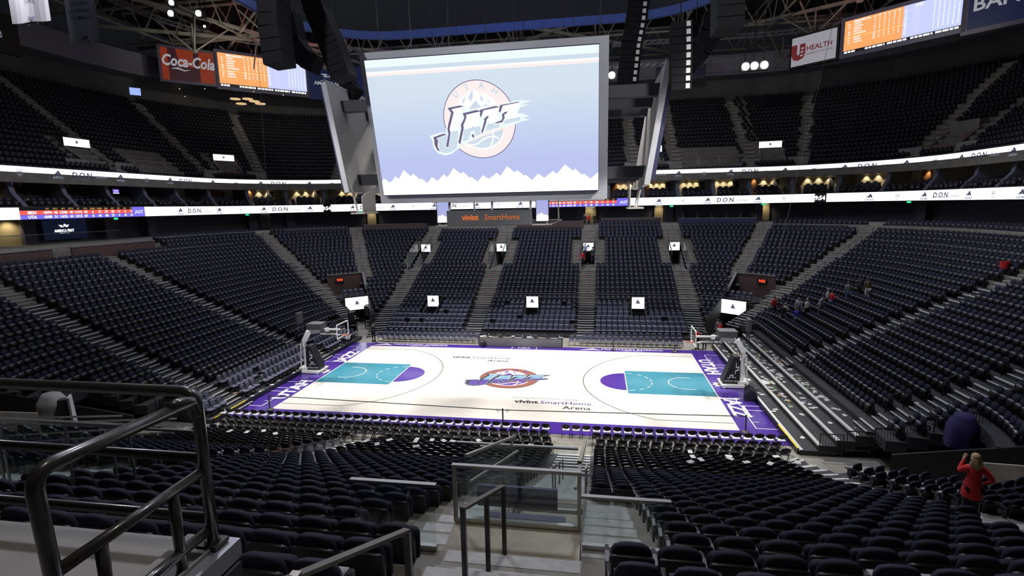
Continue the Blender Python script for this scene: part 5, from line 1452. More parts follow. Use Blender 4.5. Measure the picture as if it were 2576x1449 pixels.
# ---------------------------------------------------------------- entrances (vomitories) in the long stands
MT['vomw'] = mat('vestibule_pale_wall', (.33, .33, .34), .7)
def vom(x, sy, lab, lit, dark=False):
    """sy = +1 far stand, -1 near stand; local +y runs up the stand (away from court)"""
    zl = ZK(16); r = empty('stand_entrance', (x, sy*(CY+RK(17)-.9), zl), 0 if sy > 0 else pi)
    y1 = .84*7.0
    m = MB(); m.span((-.8, -.05, -.3), (.8, 9.5, 0)); m.build('landing', 'stepc', r)
    for s in (-1, 1):
        m = MB(); m.prism([(0, -.5), (0, .15), (y1, 2.68), (9.3, 2.68), (9.3, -.5)], lambda u, v: (s*.80, u, v), lambda u, v: (s*.92, u, v)); m.build('side_wall', 'vomw', r)
    m = MB(); m.span((-.92, y1-.84*1.1, 2.35), (.92, y1+1.0, 2.66)); m.build('roof_slab', 'stepc', r)
    m = MB(); m.span((-.8, 9.2, 0), (.8, 9.4, 2.4)); m.build('corridor_end', 'blackmetal' if dark else 'hallglow', r)
    # screen on the slab's front
    m = MB(); ys = y1-.84*1.1-.05; m.span((-.64, ys-.14, 1.83), (.64, ys, 2.86)); sb = m.build('screen_case', 'navywall', r)
    m = MB(); m.face([(-.62, ys-.15, 1.86), (.62, ys-.15, 1.86), (.62, ys-.15, 2.83), (-.62, ys-.15, 2.83)], 0)
    adidas_sign(m, lambda a, b: (a*1.1, ys-.16, 1.9+b), 1.2, .95, 1, 2); m.build('screen_face', ['scr_white', 'scr_ink', 'scr_grey'], sb)
    # glass parapets with steel caps
    for s in (-1, 1):
        m = MB(); m.prism([(.4, .4), (.4, 2.08), (y1-.85, 3.88), (y1-.85, 2.5)], lambda u, v: (s*.855, u, v), lambda u, v: (s*.867, u, v)); g = m.build('side_glass', 'glass', r)
        m = MB(); m.bar((s*.86, .4, 2.1), (s*.86, y1-.85, 3.92), .06, .045); m.bar((s*.80, .4, 1.72), (s*.80, y1-.85, 3.5), .045, .035); m.build('steel_cap', 'steel', g)
        m = MB(); m.bar((s*1.2, -.8, 0), (s*1.2, -.8, 0.01), .01, .01)
    tag(r, lab, 'entrance'); return r
L4 = ['beside the seated end riser', 'below the grey name board', 'with a lit corridor', 'nearest the littered stage side']
for i, x in enumerate(AISX): vom(x, 1, 'far stand entrance under a white lit sign, '+L4[i], 1, dark=i in (0, 1, 3))
vom(AISX[2]-.02, -1, 'entrance box directly below the camera, seen from above and behind', 1, dark=True)
vom(AISX[1], -1, 'entrance box of the next aisle, behind the tubular railing', 1, dark=True)

def top_rail(name, a, b, h, lab, w_=.07, th=.045, posts=(), glass=True, cat='guardrail', zb=None, mt='steel'):
    """glass guard from a to b (base points); steel cap at height h"""
    a, b = Vector(a), Vector(b); r = empty(name, a); t = b-a; up_ = Vector((0, 0, h))
    if glass:
        m = MB(); n_ = Vector((-t.y, t.x, 0)).normalized()*.007
        m.add([-n_, t-n_, t-n_+up_, -n_+up_, n_, t+n_, t+n_+up_, n_+up_], [(0, 1, 2, 3), (7, 6, 5, 4), (0, 4, 5, 1), (1, 5, 6, 2), (2, 6, 7, 3), (3, 7, 4, 0)]); m.build('glass_panel', 'glass', r)
        m = MB(); m.bar(Vector((0, 0, .04)), t+Vector((0, 0, .04)), .07, .08); m.build('base_shoe', 'steel', r)
    m = MB(); m.bar(up_-t.normalized()*.03, t+up_+t.normalized()*.03, w_, th); m.build('top_rail', mt, r)
    for s in posts:
        m = MB(); p = t*s; m.bar(p, p+up_, .055, .055); m.build('post', mt, r)
    tag(r, lab, cat); return r
top_rail('guardrail', (4.37, -29.92, 8.07), (6.20, -29.92, 8.07), .89, 'main steel-capped glass guard across the top of the entrance box', posts=(0, 1))
top_rail('guardrail', (3.16, -30.68, 8.12), (4.31, -30.68, 8.12), .95, 'frameless glass guard with steel cap beside the aisle-end seats, railing side')
top_rail('guardrail', (6.24, -29.86, 7.75), (7.44, -29.86, 7.75), .82, 'frameless glass guard with steel cap over the lower flight of pale steps')
top_rail('guardrail', (3.2, -25.6, 5.6), (6.0, -25.6, 5.6), 1.6, 'farther steel-capped glass guard beyond the entrance box')
# slab edge under the main guard
m = MB(); m.span((4.36, -31.0, 7.80), (6.22, -29.86, 8.06)); struct(m.build('floor_entrance_roof', 'slabc') if 'slabc' in MT else (MT.__setitem__('slabc', mat('stained_concrete_slab', (.33, .29, .23), .75, noise=(1.7, .3))), m.build('floor_entrance_roof', 'slabc'))[1])
m = MB(); m.bar((0, 0, 0), (1.24, 0, 0), .05, .34); o = m.build('sign_back_panel', 'navywall', loc=(4.62, -29.55, 8.30)); tag(o, 'dark blue back of the entrance sign seen through the glass guard', 'sign back')
# handrails on the upper aisle
def hand(name, pts, lab, legs, w_=.065, th=.03, mt='rail', capm='rail2'):
    r = empty(name, pts[0]); o = Vector(pts[0]); m = MB()
    for a, b in zip(pts, pts[1:]): m.bar(Vector(a)-o, Vector(b)-o, w_, th)
    for a in pts[1:-1]: m.box(Vector(a)-o, (w_*.96, th*1.6, th*1.6))
    m.build('rail', capm, r)
    for a, zb in legs:
        m = MB(); m.bar(Vector((a[0], a[1], zb))-o, Vector(a)-o, .055, .05); m.build('post', mt, r)
    tag(r, lab, 'handrail'); return r
MT['rail2'] = mat('worn_handrail_metal', (.16, .145, .125), .35, metal=.6)
MT['thinrail'] = mat('thin_rail_grey', (.22, .22, .24), .4, metal=.5)
hand('handrail', [(5.23, -30.6, 9.08), (5.04, -31.92, 9.56)], 'shorter stair handrail with two dark posts standing on the stained slab', [((5.235, -30.62, 9.07), 8.06), ((5.14, -31.2, 9.30), 8.2), ((5.04, -31.9, 9.54), 8.45)])
hand('handrail', [(4.86, -33.0, 10.02), (4.58, -34.15, 10.45), (4.4, -34.9, 10.73)], 'worn dark handrail rising toward the camera, cut off by the lower picture edge', [((4.86, -33.01, 10.0), 8.8), ((4.42, -34.8, 10.68), 9.4)])
# wheelchair platform with its tubular railing
m = MB(); m.span((-4., -36.5, 8.0), (3.72, -33.70, 10.30)); m.span((3.42, -34.6, 10.30), (3.72, -33.70, 10.335)); struct(m.build('floor_platform', 'platc') if 'platc' in MT else (MT.__setitem__('platc', mat('platform_grey', (.23, .215, .20), .7, noise=(5, .08))), m.build('floor_platform', 'platc'))[1])
r = empty('tubular_railing', (3.68, -33.76, 10.33)); o = Vector(r.location); R_ = .040
def crv(pts, n=6, rad=.12):
    """round the corners of a polyline"""
    P = [Vector(p) for p in pts]; out = [P[0]]
    for i in range(1, len(P)-1):
        a = (P[i-1]-P[i]).normalized()*rad; b = (P[i+1]-P[i]).normalized()*rad
        for k in range(n+1):
            t = k/n; out.append((P[i]+a)*(1-t)**2+P[i]*2*t*(1-t)+(P[i]+b)*t*t)
    out.append(P[-1]); return [p-o for p in out]
m = MB(); m.tube(crv([(-4, -33.76, 11.48), (3.68, -33.76, 11.48), (3.70, -33.78, 10.33)]), R_, 14); m.build('front_rail', 'rail', r, smooth=True)
m = MB(); m.tube(crv([(3.68, -33.80, 11.42), (3.68, -34.84, 11.46), (3.68, -34.80, 10.33)]), R_, 14); m.tube(crv([(3.68, -33.78, 11.3), (3.68, -33.80, 11.45), (3.68, -34.0, 11.452)]), R_, 12); m.build('side_rail', 'rail', r, smooth=True)
for z in (10.99, 10.53): m = MB(); m.tube([(-4-o.x, 0, z-o.z), (-.0, 0, z-o.z)], R_*.85, 12); m.build('mid_rail', 'rail', r, smooth=True)
m = MB(); m.tube([(0, -.02, .57), (0, -1.05, .56)], R_*.9, 12); m.build('side_mid_rail', 'rail', r, smooth=True)
m = MB(); m.tube([(0, -.02, .12), (0, -1.05, .12)], R_*.9, 12); m.build('side_bottom_rail', 'rail', r, smooth=True)
for y in (-.29, -.80): m = MB(); m.tube([(0, y, -.02), (0, y, .56)], R_*.85, 12); m.build('baluster', 'rail', r, smooth=True)
m = MB(); m.span((-.08, -.08, -.01), (.08, .06, .02)); m.lathe([(.06, 0), (.05, .05)], (0.01, -.02, 0), 12); m.build('foot_plate', 'rail', r)
tag(r, 'dark glossy tubular railing around the grey wheelchair platform', 'railing')
m = MB(); m.span((-.02, -.9, -.16), (.10, .06, -.02), 0); m.span((-.03, -.95, -.30), (.12, .02, -.18), 1); o_ = m.build('platform_edge_trim', ['steelgrey', 'deckdark'], loc=(3.72, -33.72, 10.33)); tag(o_, 'chipped metal edging on the corner of the grey platform', 'edge trim')

# ---------------------------------------------------------------- aisle handrails and row rails
nlab = 0
def aisle_rails(fc, ks, off, nm, lab, grp, h=.9, step=1, mt='thinrail'):
    for k0, k1 in ks:
        P = []
        for k in (k0, k1):
            R = RK(k)-.35; x, y, nx, ny = ring_s(fc(R)+off, R); P.append(Vector((x, y, ZK(k)+h)))
        r = empty(nm, P[0]); o = P[0]; m = MB(); m.bar(P[0]-o, P[1]-o, .045, .04); m.build('rail', mt, r)
        for i, k in enumerate(range(k0, k1+1)):
            if (k-k0) % 2 and k != k1: continue
            p = P[0].lerp(P[1], (k-k0)/max(1, k1-k0)); m = MB(); m.bar(p-o-Vector((0, 0, h-.02)), p-o, .04, .04); m.build('post', mt, r)
        tag(r, lab, 'handrail', grp)
for i, x in enumerate(AISX):
    aisle_rails(F_far(x), [(10, 12), (14, 16)], 0, 'aisle_handrail', 'short pale handrail in the middle of a far-stand aisle', 'far stand aisle handrails')
for c in ('fl', 'fr'):
    aisle_rails(F_cor(c, 58.), [(13, 18), (20, 26)], -.85 if c == 'fl' else .85, 'aisle_handrail', 'long thin handrail along a corner aisle', 'corner aisle handrails')
    aisle_rails(F_cor(c, 29.5), [(15, 17), (20, 22), (25, 27)], 0, 'aisle_handrail', 'short thin handrail in a corner aisle', 'corner aisle short handrails')
for y in (3.2, -7.6):
    aisle_rails(F_end(-1, y), [(5, 6), (8, 9), (11, 12), (14, 15), (17, 18), (20, 21)], .75, 'aisle_handrail', 'dark loop handrail on an end-stand aisle', 'end stand handrails', mt='blackmetal')
for y in (1.5, -9.4):
    aisle_rails(F_end(1, y), [(7, 8), (10, 11), (13, 14), (16, 17), (19, 20)], -.75, 'aisle_handrail', 'dark loop handrail on the littered side end-stand aisle', 'littered end handrails', mt='blackmetal')
aisle_rails(F_near(5.35), [(10, 15)], .1, 'aisle_handrail', 'dark handrail with many slim posts down the middle of the near aisle', 'near aisle handrail', mt='rail2')
aisle_rails(F_near(5.35), [(12, 15)], -.8, 'aisle_handrail', 'slim steel handrail beside the pair of aisle seats', 'near side handrail', mt='steel')
def row_rail(fa, fb, k, lab, grp=None, h=(.55, .95), off=.14, mt='thinrail', name='row_rail', sp=2.2):
    R = RK(k)+off; a, b = fa(R), fb(R)
    if b < a: b += sum(seglens(R))
    n = max(1, int((b-a)/1.0)); P = [ring_s(a+(b-a)*i/n, R) for i in range(n+1)]; o = Vector((P[0][0], P[0][1], ZK(k)))
    r = empty(name, o); m = MB()
    for hh in h: m.tube([Vector((p[0], p[1], ZK(k)+hh))-o for p in P], .022, 5)
    m.build('rails', mt, r); st = max(1, int(n*1.0/(max(1, round((b-a)/sp)))))
    m = MB()
    for i in range(0, n+1, st): p = P[i]; m.tube([Vector((p[0], p[1], ZK(k)))-o, Vector((p[0], p[1], ZK(k)+h[-1]))-o], .018, 5)
    m.build('posts', mt, r); tag(r, lab, 'rail', grp)
def gap_rails(F, xs, k, lab, grp, **kw):
    for x0, x1 in xs: row_rail(F(x0), F(x1), k, lab, grp, **kw)
gap_rails(F_far, ((-15., -6.9), (-4.8, 4.4), (6.4, 14.8)), 9, 'thin double rail along a row in the far stand', 'far stand row rails', off=-.72)
gap_rails(F_far, ((-22., -17.), (16.9, 22.)), 9, 'thin double rail beside the corner tunnel', 'corner row rails', off=-.72)
gap_rails(F_near, ((14.8, 6.4), (4.3, -4.8), (-6.8, -15.)), 9, 'thin double rail along the front row of the near stand', 'near stand row rails', off=.6, h=(.55, .82))
row_rail(F_end(-1, 4.1), F_cor('fl', 72), 24, 'double rail along a high row near the wide corner aisle', 'end stand row rails')
row_rail(F_end(-1, -6.8), F_end(-1, 2.3), 24, 'double rail along a high row between two end aisles', 'end stand row rails')
row_rail(F_cor('fr', 60), F_end(1, 2.4), 23, 'double rail along a high row above the littered stage', 'end stand row rails')
row_rail(F_end(1, .6), F_end(1, -8.6), 23, 'double rail along a high row near the picture edge', 'end stand row rails')
# side rails of the neighbouring near entrance, glimpsed behind the tubular railing
for i, (z, x1, y) in enumerate(((9.28, -1.3, -29.9), (9.05, -.3, -29.5), (8.95, -1.2, -29.2))):
    r = empty('cross_rail', (-6.6, y, z)); m = MB(); m.bar((0, 0, 0), (x1+6.6, 0, .0), .05, .04); m.build('rail', 'steel', r)
    for q in (.35, .8): m = MB(); m.bar(((x1+6.6)*q, 0, -1.4), ((x1+6.6)*q, 0, 0), .04, .03); m.build('post', 'steel', r)
    tag(r, 'pale steel cross rail behind the tubular railing, %s' % ('highest of three', 'longest of three', 'lowest of three')[i], 'rail')

# ---------------------------------------------------------------- corner tunnels
MT['drapeb'] = mat('tunnel_black_drape', (.012, .012, .016), .7); MT['clockred'] = screen('clock_red_digits', (1, .06, .02), 2.2)
def cpt(c, th, R):
    sx = 1 if c[1] == 'r' else -1; sy = 1 if c[0] == 'f' else -1; a = math.radians(th)
    return Vector((sx*(CX+R*sin(a)), sy*(CY+R*cos(a)), 0))
TL = {'fl': 'far corner tunnel beside the riser with padded chairs', 'fr': 'far corner tunnel beside the littered stage', 'nl': 'camera-side corner tunnel behind the tubular railing', 'nr': 'camera-side corner tunnel beyond the woman in red'}
for c in ('fl', 'fr', 'nl', 'nr'):
    r = empty('corner_tunnel', cpt(c, 41, RK(9))); o = Vector(r.location)
    far = c[0] == 'f'; t0, t1 = TUN if far else (31., 63.)
    # side drapes / walls
    for th, kk in ((t0, 4 if far else 10), (t1, 6)):
        m = MB(); a = cpt(c, th, RK(kk)-.7)-o; b = cpt(c, th, RK(13)+.1)-o
        hi = 0. if th == t1 else 1.; zt = ZK(13)+hi; q = [a, b, b+Vector((0, 0, zt)), a+Vector((0, 0, ZK(kk)+.9*hi))]; n_ = (b-a).cross(Vector((0, 0, 1))).normalized()*.06
        m.add([p-n_ for p in q]+[p+n_ for p in q], [(0, 1, 2, 3), (7, 6, 5, 4), (0, 4, 5, 1), (1, 5, 6, 2), (2, 6, 7, 3), (3, 7, 4, 0)]); m.build('side_drape' if far or th == t1 else 'parapet_wall', 'drapeb' if far or th == t1 else 'slabc', r)
    # back wall, brown above
    R = RK(13)+.1; P = [cpt(c, t0+(t1-t0)*i/6, R)-o for i in range(7)]
    m = MB()
    for a, b in zip(P, P[1:]):
        m.face([a, b, b+Vector((0, 0, 2.6)), a+Vector((0, 0, 2.6))], 1); m.face([a+Vector((0, 0, 2.6)), b+Vector((0, 0, 2.6)), b+Vector((0, 0, ZK(13)+1.35)), a+Vector((0, 0, ZK(13)+1.35))], 0)
    m.build('back_wall', ['brown' if far else 'vomwall', 'tunnelin'], r) if 'tunnelin' in MT else (MT.__setitem__('tunnelin', mat('tunnel_interior', (.10, .085, .065), .8)), m.build('back_wall', ['brown', 'tunnelin'], r))
    m = MB()
    for a, b in zip(P, P[1:]): m.bar(a+Vector((0, 0, ZK(13)+1.38)), b+Vector((0, 0, ZK(13)+1.38)), .16, .10)
    for th in ((t0,) if far else ()):
        a = cpt(c, th, RK(10)-.2)-o; b = cpt(c, th, RK(13)+.1)-o; m.bar(a+Vector((0, 0, ZK(10)+.9)), b+Vector((0, 0, ZK(13)+1.38)), .22, .12)
    m.build('coping', 'vomwall', r)
    # balcony deck with the sign in front
    m = MB(); q = [cpt(c, t0, RK(9)-.2)-o, cpt(c, t1, RK(9)-.2)-o, cpt(c, t1, RK(13))-o, cpt(c, t0, RK(13))-o]
    if far:
        m.add([p+Vector((0, 0, 2.75)) for p in q]+[p+Vector((0, 0, 2.95)) for p in q], [(0, 1, 2, 3), (7, 6, 5, 4), (0, 4, 5, 1), (1, 5, 6, 2), (2, 6, 7, 3), (3, 7, 4, 0)]); m.build('balcony_deck', 'deckdark', r)
        mid = (q[0]+q[1])/2; ux = (q[1]-q[0]).normalized()*(1 if c == 'fr' else -1); nrm = Vector((ux.y, -ux.x, 0))
        if nrm.dot(-o) < 0: nrm = -nrm
        W, H = 2.55, 1.38; z0 = 1.75; g = lambda x, y, d: mid+ux*x+Vector((0, 0, z0+y))+nrm*(.75+d)
        m = MB(); m.add([g(-W/2-.05, -.05, 0), g(W/2+.05, -.05, 0), g(W/2+.05, H+.05, 0), g(-W/2-.05, H+.05, 0), g(-W/2-.05, -.05, -.15), g(W/2+.05, -.05, -.15), g(W/2+.05, H+.05, -.15), g(-W/2-.05, H+.05, -.15)], [(0, 1, 2, 3), (7, 6, 5, 4), (0, 4, 5, 1), (1, 5, 6, 2), (2, 6, 7, 3), (3, 7, 4, 0)]); sb = m.build('sign_case', 'blackmetal', r)
        m = MB(); m.face([g(-W/2, 0, .01), g(W/2, 0, .01), g(W/2, H, .01), g(-W/2, H, .01)], 0); adidas_sign(m, lambda x, y: g(x, .1+y, .02), 3, 1.1, 1, 2); m.build('sign_face', ['scr_white', 'scr_ink', 'scr_grey'], sb)
        m = MB(); hp = P[3 if c == 'fl' else 1]+Vector((0, 0, ZK(13)+.75)); hp = (P[4] if c == 'fl' else P[4])+Vector((0, 0, ZK(13)+.75))+nrm*.12
        m.add([hp+ux*a+Vector((0, 0, b))+nrm*d for a in (-.5, .5) for b in (-.22, .22) for d in (-.05, .05)], [(0, 1, 3, 2), (4, 6, 7, 5), (0, 4, 5, 1), (2, 3, 7, 6), (0, 2, 6, 4), (1, 5, 7, 3)]); cb = m.build('clock_box', 'blackmetal', r)
        m = MB(); put_text(m, '9:54' if c == 'fl' else '9:55', .27, lambda x, y: hp+ux*x+Vector((0, 0, -.13+y))+nrm*.07, 0, bold=.03); m.build('clock_digits', 'clockred', cb)
        for i in range(4):
            cc = q[0].lerp(q[1], (i+.7)/4.6)-nrm*.9+Vector((0, 0, 2.95)); ch = pad_lo(); 
            TYP_ = merge_mesh('balcony_chair', ch, [(cc.x+o.x, cc.y+o.y, 2.95, math.atan2(-nrm.x, nrm.y))], ['pad', 'blackmetal']); tag(TYP_, 'slate padded chair on the balcony over the far tunnel', 'padded chair', 'chairs on the tunnel balconies')
    tag(r, TL[c], 'tunnel')
# small centre tunnels of the far stand with their signs
for i, x in enumerate((-11.2, -.3, 10.6)):
    y0 = CY+RK(5)-.7; r = empty('stand_tunnel', (x, y0, 0)); m = MB()
    for s in (-1, 1): m.prism([(-.1, 0), (-.1, ZK(5)+.2), (3.4, ZK(8)+.9), (3.4, 0)], lambda u, v: (s*.66, u, v), lambda u, v: (s*.76, u, v))
    m.span((-.7, 3.2, 0), (.7, 3.3, 3.)); m.build('black_sides', 'drapeb', r)
    m = MB(); m.span((-.66, 2.1, 1.95), (.66, 2.25, 3.25)); sb = m.build('sign_case', 'navywall', r)
    m = MB(); m.face([(-.62, 2.09, 2.02), (.62, 2.09, 2.02), (.62, 2.09, 3.2), (-.62, 2.09, 3.2)], 0); adidas_sign(m, lambda a, b: (a, 2.08, 2.1+b), 1.2, 1.05, 1, 2); m.build('sign_face', ['scr_white', 'scr_ink', 'scr_grey'], sb)
    tag(r, 'low black tunnel with a square white sign, %s' % ('nearer the seated end riser', 'behind the scorer table', 'nearer the littered stage')[i], 'tunnel')
# camera-side corners: black barrier fences at the stage ends, pale parapet walls
for i in range(8):
    for sd in (-1, 1):
        x = sd*(17.3+i*1.1); kk_ = 2+i*1.3; r = empty('barrier_fence', (x, -10.7-.22*i, max(.25, ZK(int(kk_))))); m = MB(); w_ = 1.05
        m.bar((0, 0, 1.1), (sd*w_, 0, 1.1), .04, .04); m.bar((0, 0, .12), (sd*w_, 0, .12), .04, .04); m.bar((0, 0, 0), (0, 0, 1.1), .04, .04); m.bar((sd*w_, 0, 0), (sd*w_, 0, 1.1), .04, .04); m.build('frame', 'blackmetal', r)
        m = MB()
        for j in range(1, 8): m.bar((sd*w_*j/8, 0, .12), (sd*w_*j/8, 0, 1.1), .015, .015)
        m.build('bars', 'blackmetal', r)
        tag(r, 'black barred fence at the camera end of the %s' % ('seated end riser' if sd < 0 else 'littered stage'), 'fence', 'fences by the seated end' if sd < 0 else 'fences by the littered stage')
# ---------------------------------------------------------------- people
MT['skin'] = mat('skin_light', (.55, .32, .22), .55); MT['skin2'] = mat('skin_brown', (.28, .15, .09), .55)
def cloth(n, c): 
    k = 'cl_'+n
    if k not in MT: MT[k] = mat(n+'_cloth', c, .75)
    return k
CL = {'red': (.60, .02, .02), 'black': (.012, .012, .014), 'grey': (.22, .23, .26), 'lightgrey': (.45, .46, .50), 'white': (.70, .70, .70), 'navy': (.02, .03, .08), 'blue': (.04, .07, .45),
      'denim': (.10, .15, .30), 'olive': (.10, .09, .04), 'charcoal': (.05, .055, .065), 'tan': (.35, .25, .14), 'shirtblue': (.30, .38, .60), 'orange': (.7, .2, .05)}
for k_, c_ in CL.items(): cloth(k_, c_)
HAIR = {'brown': (.06, .03, .015), 'blond': (.45, .30, .14), 'dark': (.012, .01, .008), 'grey': (.30, .29, .28), 'bald': None}
for k_, c_ in HAIR.items():
    if c_: MT['hair_'+k_] = mat('hair_'+k_, c_, .6)
def skin_mesh(name, verts, edges, radii, root, mtl, parent, sub=1):
    me = bpy.data.meshes.new(name); me.from_pydata(verts, edges, []); o = bpy.data.objects.new(name, me); COL.objects.link(o); o.parent = parent
    me.materials.append(MT[mtl]); md = o.modifiers.new('skin', 'SKIN'); md.use_smooth_shade = True
    sl = me.skin_vertices[0].data if me.skin_vertices else None
    if sl is None:
        bm = bmesh.new(); bm.from_mesh(me); bm.verts.layers.skin.verify(); bm.to_mesh(me); bm.free(); sl = me.skin_vertices[0].data
    for i, r in enumerate(radii):
        sl[i].radius = (r, r) if not isinstance(r, tuple) else r; sl[i].use_root = (i == root)
    if sub: s = o.modifiers.new('sub', 'SUBSURF'); s.levels = sub; s.render_levels = sub
    return o
def person(loc, rz, top, legs, hair, lab, pose='stand', skin='skin', shoes='black', longhair=False, sleeves=True, scale=1., arms=None, hold=None, skirt=False):
    """local +y is the way the person faces"""
    r = empty('person', loc, rz); r.scale = (scale,)*3
    sit = pose == 'sit'; hip = .92 if not sit else .52
    lean = {'stand': 0, 'walk': .03, 'sit': .05, 'bend': .28}[pose]
    H = hip; ch = H+.42; sh = H+.54; nk = H+.62; hd = H+.76; fy = lean
    P = {'pelvis': (0, 0, H), 'waist': (0, lean*.35, H+.16), 'chest': (0, lean*.8, ch-.08), 'neck0': (0, fy, sh), 'neck': (0, fy+.01, nk), 'head': (0, fy+.03, hd), 'crown': (0, fy+.025, hd+.09)}
    for s, n in ((-1, 'L'), (1, 'R')):
        P['sho'+n] = (s*.18, fy*.9, sh-.03)
        A = (arms or {}).get(n, 'down')
        if A == 'down': el, wr = (s*.235, fy*.8-.03, sh-.31), (s*.24, fy*.8+.05, sh-.56)
        elif A == 'fwd': el, wr = (s*.23, fy+.05, sh-.29), (s*.17, fy+.28, sh-.25)
        elif A == 'up': el, wr = (s*.27, fy+.12, sh-.20), (s*.13, fy+.30, sh+.06)
        elif A == 'out': el, wr = (s*.32, fy-.02, sh-.25), (s*.44, fy+.08, sh-.44)
        elif A == 'hip': el, wr = (s*.36, fy-.08, sh-.26), (s*.20, fy+.04, sh-.42)
        P['elb'+n], P['wri'+n] = el, wr
        st = {'walk': .16*s, 'stand': .02*s, 'sit': 0, 'bend': .08*s}[pose]
        P['hip'+n] = (s*.09, 0, H-.05)
        if sit: P['kne'+n] = (s*.12, .42, H+.02); P['ank'+n] = (s*.12, .46, .08)
        else: P['kne'+n] = (s*.105, st*.6+.03, .50); P['ank'+n] = (s*.11, st-.02, .08)
    keys = list(P); idx = {k: i for i, k in enumerate(keys)}
    R = {'pelvis': .13, 'waist': .115, 'chest': .145, 'neck0': .085, 'neck': .052, 'head': .088, 'crown': .075}
    for n in 'LR': R.update({'sho'+n: .062, 'elb'+n: .042, 'wri'+n: .028, 'hip'+n: .088, 'kne'+n: .058, 'ank'+n: .042})
    E = [('pelvis', 'waist'), ('waist', 'chest'), ('chest', 'neck0'), ('neck0', 'neck'), ('neck', 'head'), ('head', 'crown')]
    for n in 'LR': E += [('neck0', 'sho'+n), ('sho'+n, 'elb'+n), ('elb'+n, 'wri'+n), ('pelvis', 'hip'+n), ('hip'+n, 'kne'+n), ('kne'+n, 'ank'+n)]
    V = [P[k] for k in keys]; rad = [R[k]*.93 for k in keys]; ed = [(idx[a], idx[b]) for a, b in E]
    # hands: palm, four fingers and a thumb
    for s, n in ((-1, 'L'), (1, 'R')):
        w = Vector(P['wri'+n]); d = (w-Vector(P['elb'+n])).normalized(); side = d.cross(Vector((0, 1, 0)) if abs(d.y) < .8 else Vector((0, 0, 1))).normalized()
        nrm = side.cross(d).normalized(); palm = w+d*.07; V.append(tuple(palm)); rad.append((.034, .018)); pi_ = len(V)-1; ed.append((idx['wri'+n], pi_))
        for j, (off, ln) in enumerate(((-.028, .070), (-.009, .080), (.010, .076), (.028, .060))):
            a = palm+d*.02+side*off; b = a+d*ln*.55+nrm*.006; c = b+d*ln*.40+nrm*.022
            V += [tuple(a), tuple(b), tuple(c)]; rad += [.010, .009, .0075]; k = len(V); ed += [(pi_, k-3), (k-3, k-2), (k-2, k-1)]
        a = w+d*.035-side*s*.034; b = a+d*.035-side*s*.018+nrm*.01; V += [tuple(a), tuple(b)]; rad += [.012, .0095]; k = len(V); ed += [(idx['wri'+n], k-2), (k-2, k-1)]
    skin_mesh('body', V, ed, rad, 0, skin, r, 1)
    # face: nose, eyes, mouth, ears
    hy = P['head'][1]; m = MB(); m.add([(-.012, hy+.083, hd-.005), (.012, hy+.083, hd-.005), (0, hy+.108, hd-.012), (0, hy+.085, hd+.03)], [(0, 1, 2), (1, 3, 2), (3, 0, 2)])
    for s in (-1, 1): m.box((s*.088, hy, hd), (.014, .03, .05))
    m.build('nose_and_ears', skin, r); m = MB()
    for s in (-1, 1): m.box((s*.031, hy+.083, hd+.022), (.02, .008, .009))
    m.box((0, hy+.083, hd-.04), (.042, .008, .007)); m.build('eyes_and_mouth', 'cl_black', r)
    # clothes grow on the same skeleton
    tk = ['pelvis', 'waist', 'chest', 'neck0', 'shoL', 'shoR', 'elbL', 'elbR']+(['wriL', 'wriR'] if sleeves else [])
    ti = {k: i for i, k in enumerate(tk)}; te = [(ti[a], ti[b]) for a, b in E if a in ti and b in ti]
    TR = dict(R); TR['pelvis'] = .15 if not skirt else .17; TR['neck0'] = .088
    skin_mesh('top', [P[k] if k != 'pelvis' else (0, 0, H+.02) for k in tk], te, [TR[k]*1.16+.004 for k in tk], 0, 'cl_'+top, r, 1)
    lk = ['pelvis', 'hipL', 'hipR', 'kneL', 'kneR', 'ankL', 'ankR']; li = {k: i for i, k in enumerate(lk)}; le = [(li[a], li[b]) for a, b in E if a in li and b in li]
    skin_mesh('trousers', [P[k] if k != 'pelvis' else (0, 0, H-.01) for k in lk], le, [R[k]*1.15+.004 for k in lk], 0, 'cl_'+legs, r, 1)
    m = MB()
    for n in 'LR': a = P['ank'+n]; m.box((a[0], a[1]+.05, .045), (.095, .27, .09)); m.box((a[0], a[1]+.07, .03), (.105, .29, .04))
    m.build('shoes', 'cl_'+shoes, r)
    if HAIR.get(hair):
        m = MB(); n1, n2 = 12, 7; vs = []; c = Vector((0, hy-.008, hd+.035))
        for i in range(n2+1):
            a = pi*.02+pi*.60*i/n2
            for j in range(n1):
                b = 2*pi*j/n1; q = (.100*sin(a)*cos(b), .112*sin(a)*sin(b), .108*cos(a))
                if q[1] > .03 and q[2] < .045: q = (q[0]*.93, .03+(q[1]-.03)*.4, max(q[2], .03))
                vs.append(c+Vector(q))
        fs = [(i*n1+j, i*n1+(j+1) % n1, (i+1)*n1+(j+1) % n1, (i+1)*n1+j) for i in range(n2) for j in range(n1)]+[tuple(range(n1))[::-1]]
        m.add(vs, fs); 
        if longhair:
            for j in range(13):
                x = -.085+.17*j/12; q = abs(x)/.085
                m.tube([(x*.9, hy-.07+.03*q, hd+.10-.06*q), (x, hy-.112+.045*q, hd), (x*1.25, hy-.135+.05*q, hd-.15), (x*1.3, hy-.125+.03*q, hd-.30-.03*(j % 3))], [.018, .024, .022, .006], 6)
        m.build('hair', 'hair_'+hair, r, smooth=True)
